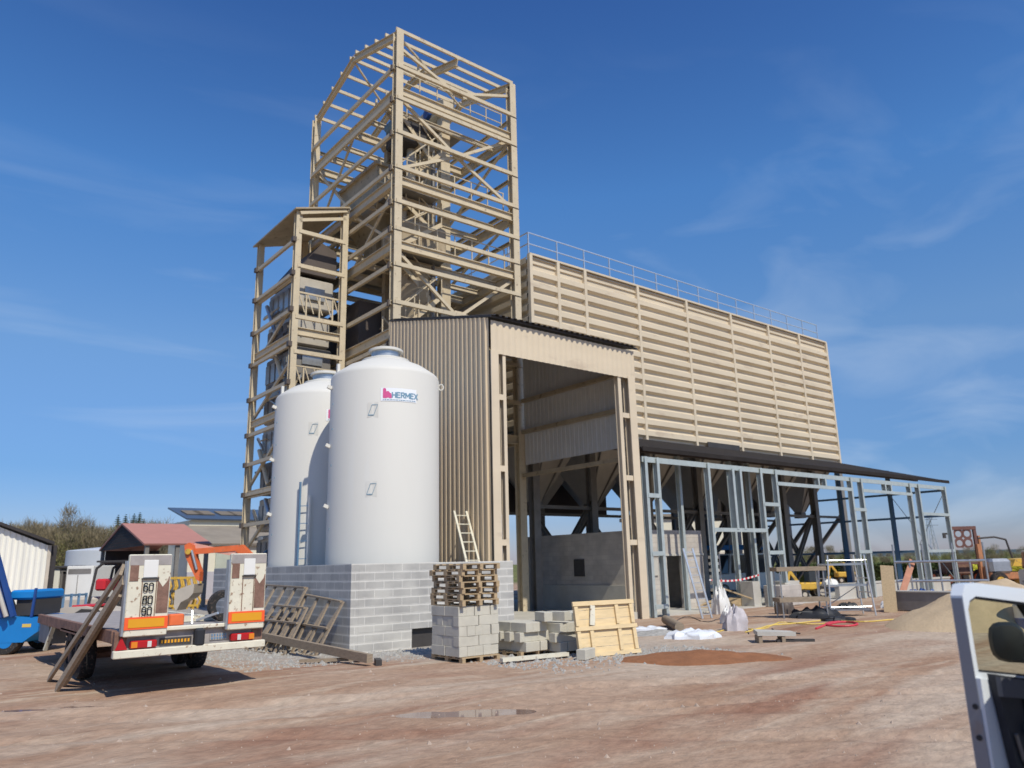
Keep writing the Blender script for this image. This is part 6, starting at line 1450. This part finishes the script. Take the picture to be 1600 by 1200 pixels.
# ------------------------------------------------------------------ trees
def twig_mesh(seed, h, spread, n, leaf=0.0, droop=0.0, lo=0.25):
    """crown of thin twigs and small leaves spread through an uneven volume"""
    r_ = random.Random(seed); mb = MB()
    cl = [(r_.uniform(-1, 1) * spread * .7, r_.uniform(-1, 1) * spread * .7, h * r_.uniform(lo + .1, .92), spread * r_.uniform(.35, .62)) for _ in range(9)]
    for i in range(n):
        cx, cy, cz_, cr = r_.choice(cl)
        d = V(r_.gauss(0, 1), r_.gauss(0, 1), r_.gauss(0, 1)).normalized() * cr * r_.random() ** .45
        p_ = V(cx, cy, cz_) + d; 
        if p_.z < h * lo * .6: p_.z = h * lo * .6 + r_.random()
        u = V(d.x * .4 + r_.gauss(0, .35), d.y * .4 + r_.gauss(0, .35), abs(r_.gauss(0, .6)) + .5).normalized(); w_ = V(r_.gauss(0, 1), r_.gauss(0, 1), 0).normalized()
        L_ = r_.uniform(.45, 1.1); t_ = 0.03 if not leaf else leaf * r_.uniform(.6, 1.2)
        if leaf: mb.add([p_ - w_ * t_, p_ + w_ * t_, p_ + u * t_ * 2.2], [(0, 1, 2)])
        else: mb.add([p_ - w_ * t_, p_ + w_ * t_, p_ + u * L_], [(0, 1, 2)])
    return mb
def trunk_mesh(seed, h, r0, nb=9):
    r_ = random.Random(seed); mb = MB(); pts = [V(0, 0, -.2)]; k = 5
    for i in range(1, k + 1): pts.append(V(r_.gauss(0, .12), r_.gauss(0, .12), h * i / k * .92))
    for i in range(k): mb.tube(pts[i], pts[i+1], r0 * (1 - i / k * .85), 6, r0 * (1 - (i + 1) / k * .85))
    for i in range(nb):
        f_ = r_.uniform(.3, .85); j = int(f_ * k); a = pts[j].lerp(pts[min(j+1, k)], f_ * k - j); an = r_.random() * 6.28; L_ = h * (1 - f_) * .75 + .5
        b_ = a + V(math.cos(an) * L_ * .6, math.sin(an) * L_ * .6, L_ * .8); mb.tube(a, b_, r0 * .35 * (1.1 - f_), 5, r0 * .08)
        for q_ in range(3): c_ = a.lerp(b_, r_.uniform(.4, .9)); mb.tube(c_, c_ + V(r_.gauss(0, .5), r_.gauss(0, .5), r_.uniform(.4, 1.2)) * L_ * .35, r0 * .1, 4, r0 * .03)
    return mb
def make_tree(name, label, cat, group, tm, cm, bark, leaf, loc):
    T = thing(name, label, cat, (0, 0, 0), 0, group); tm.build('trunk', bark, T, local=True); cm.build('crown', leaf, T, local=True); T.location = loc; return T
def plant(proto, used, loc, s, rz, label):
    o = proto if not used[0] else copy_tree(proto); used[0] = True; o.location = loc; o.scale = (s, s, s); o.rotation_euler = (0, 0, rz); o['label'] = label; return o
wood = MB(); vars_ = [(trunk_mesh(1, 8, .16), twig_mesh(51, 8.2, 3.0, 2000)), (trunk_mesh(2, 8, .16), twig_mesh(52, 8.2, 3.0, 1700)), (trunk_mesh(3, 8, .15), twig_mesh(93, 8.0, 2.9, 1700, .085))]
def mass(mb, var, loc, s, rz):
    X = Matrix.Translation(loc) @ Matrix.Rotation(rz, 4, 'Z') @ Matrix.Scale(s, 4); t_, c_, mi = vars_[var][0], vars_[var][1], (1 if var < 2 else 2)
    mb.add([X @ v for v in t_.v], t_.f, 0); mb.add([X @ v for v in c_.v], c_.f, mi)
for row, dist in ((0, 105), (1, 118), (2, 132)):
    for i in range(21):
        px = -30 + i * 15 + row * 5 + rnd.uniform(-5, 5)
        if px > 262: continue
        j = rnd.choice((0, 1, 2, 0, 1)) if px < 150 else rnd.choice((0, 2, 2, 1))
        top = 824 - 12 * mn.noise(V(px * .02, row, 0)) + (4 if px < 60 else 0) + (8 if px > 140 and px < 170 else 0)
        hgt = (885 - top) / 1220 * dist + 1.9 + rnd.uniform(-.5, .9)
        mass(wood, j, gp(px, dist), hgt / 8.6, rnd.random() * 6.28)
tag(wood.build('bare_wood', [M['bark'], M['twig'], M['olive']]), 'brown and olive bare wood closing the yard behind the sheds on the left', 'wood', kind='stuff')
# taller thin trees standing out of the wood
def thin(px, top, dist, label, seed):
    h = (885 - top) / 1220 * dist + 1.9; T = make_tree('tall_bare_tree', label, 'tree', 'thin bare trees standing above the wood', trunk_mesh(seed, h, .16, 12), twig_mesh(seed + 5, h, 1.5, 500, lo=.45), M['bark'], M['twig'], gp(px, dist)); return T
thin(105, 788, 112, 'tallest thin bare tree rising above the wood, left of the firs', 31); thin(47, 806, 112, 'slim bare tree standing above the wood over the white barn', 33); thin(59, 812, 116, 'short slim bare tree just right of the one over the white barn', 35); thin(118, 812, 118, 'small forked bare tree right of the tallest bare tree', 37); thin(84, 806, 122, 'slender bare tree close on the left of the tallest bare tree', 41); thin(20, 812, 119, 'leftmost slender bare tree above the white barn', 43); thin(148, 812, 121, 'slender bare tree right beside the single small fir', 45)
def fir(seed, h):
    r_ = random.Random(seed); mb = MB(); n = 34
    for i in range(n):
        f_ = i / n; z = h * (.1 + .88 * f_); rr = h * .2 * (1 - f_) ** .85 + .1; m_ = 15
        for j in range(m_):
            a = r_.random() * 6.28; L_ = rr * r_.uniform(.7, 1.25); p_ = V(0, 0, z + L_ * .15); q_ = V(math.cos(a) * L_, math.sin(a) * L_, z - L_ * .35)
            w_ = V(-math.sin(a), math.cos(a), 0) * L_ * .28; mb.add([p_, q_ * .6 + p_ * .4 + w_ - V(0, 0, .1), q_, q_ * .6 + p_ * .4 - w_ - V(0, 0, .1)], [(0, 1, 2, 3)])
    return mb
GF = 'dark firs above the wood on the left'
fp0 = make_tree('fir_tree', 'x', 'fir', GF, MB().tube((0, 0, -.2), (0, 0, 9.3), .14, 6, .03), fir(4, 10), M['bark'], M['fir'], (0, 0, 0)); uf = [False]
for px, top, d_, lb in ((140, 814, 116, 'single small dark fir left of the fir group'), (178, 800, 128, 'leftmost fir of the group behind the red roofed shed'), (190, 799, 124, 'second fir from the left in the group behind the shed'), (203, 798, 130, 'middle fir of the group behind the shed'),
                        (212, 796, 126, 'tallest fir near the right of the group behind the shed'), (219, 806, 128, 'rightmost and shortest fir of the group behind the shed'), (168, 816, 122, 'low fir between the single fir and the group')):
    h = (888 - top) / 1220 * d_ + 1.9; plant(fp0, uf, gp(px, d_), h / 10.2, rnd.random() * 6.28, lb)
# trees along the far edge on the right
tl = MB(); vars_ = [(trunk_mesh(12, 7, .2), twig_mesh(62, 7.2, 3.4, 3000, lo=.12)), None, (trunk_mesh(11, 7, .2), twig_mesh(61, 7.2, 3.4, 2600, .10, lo=.12))]
for i in range(38):
    px = 1165 + i * 12.5 + rnd.uniform(-5, 5); d_ = rnd.uniform(120, 190); hor = 862 + (1590 - px) * .0239
    top = hor - 4 + 5 * mn.noise(V(px * .03, 7, 0)) - (10 if 1225 < px < 1320 else 0) - (5 if 1500 < px < 1560 else 0) + (5 if 1330 < px < 1480 else 0)
    h = max(2.2, (hor - top) / 1220 * d_ + 1.9); mass(tl, rnd.choice((0, 2)), gp(px, d_), h / 7.4, rnd.random() * 6.28)
tag(tl.build('field_tree_line', [M['bark'], M['twig'], M['olive']]), 'low brown and green line of trees along the field edge on the right', 'tree line', kind='stuff')
# hedge and flowering field
def leafy_strip(a_, b_, w_, h_, n, mt, name, s_, kind=True):
    mb = MB(); d = (b_ - a_); nn = V(-d.y, d.x, 0).normalized()
    for i in range(n):
        f_ = rnd.random(); q_ = rnd.uniform(-.5, .5); z = h_ * (rnd.random() ** .5) * (1 + .12 * mn.noise(V(f_ * 30, 0, 1))); p_ = a_ + d * f_ + nn * w_ * q_ + V(0, 0, z)
        u = V(rnd.gauss(0, 1), rnd.gauss(0, 1), rnd.gauss(0, 1)).normalized() * s_; v_ = V(rnd.gauss(0, 1), rnd.gauss(0, 1), rnd.gauss(0, 1)).normalized() * s_
        mb.add([p_ - u, p_ + v_, p_ + u], [(0, 1, 2)])
    mb.beam(a_ + V(0, 0, h_ * .42), b_ + V(0, 0, h_ * .42), w_ * .8, h_ * .84)
    return mb.build(name, mt)
tag(leafy_strip(gp(1215, 66), gp(1505, 62), 1.6, 1.35, 16000, M['hedge'], 'clipped_hedge', .13), 'long low green hedge running behind the right end of the lean-to', 'hedge')
tag(leafy_strip(gp(1150, 92), gp(1640, 88), 14, 0.95, 16000, M['rape'], 'rapeseed_crop', .16), 'bright yellow flowering crop strip beyond the hedge', 'crop', kind='stuff')

# lattice pylon far off on the right
pq = gp(1461, 620); py_ = thing('power_pylon', 'faint distant lattice pylon seen through the right end of the lean-to', 'pylon', tuple(pq), VA)
for sx_ in (-1, 1):
    for sy_ in (-1, 1): MB().beam((sx_ * 3, sy_ * 3, 0), (sx_ * .5, sy_ * .5, 30), .3, .3).build('leg', M['galv'], py_, local=True)
for z in (22, 26): MB().beam((-6, 0, z), (6, 0, z), .4, .5).build('cross_arm', M['galv'], py_, local=True)
for k_ in range(5):
    z = k_ * 5.5; r0_ = 3 - 2.5 * z / 30; r1_ = 3 - 2.5 * (z + 5.5) / 30
    MB().beam((-r0_, -r0_, z), (r1_, -r1_, z + 5.5), .22, .22).build('lattice_bar', M['galv'], py_, local=True); MB().beam((r0_, -r0_, z), (-r1_, -r1_, z + 5.5), .22, .22).build('lattice_bar', M['galv'], py_, local=True)
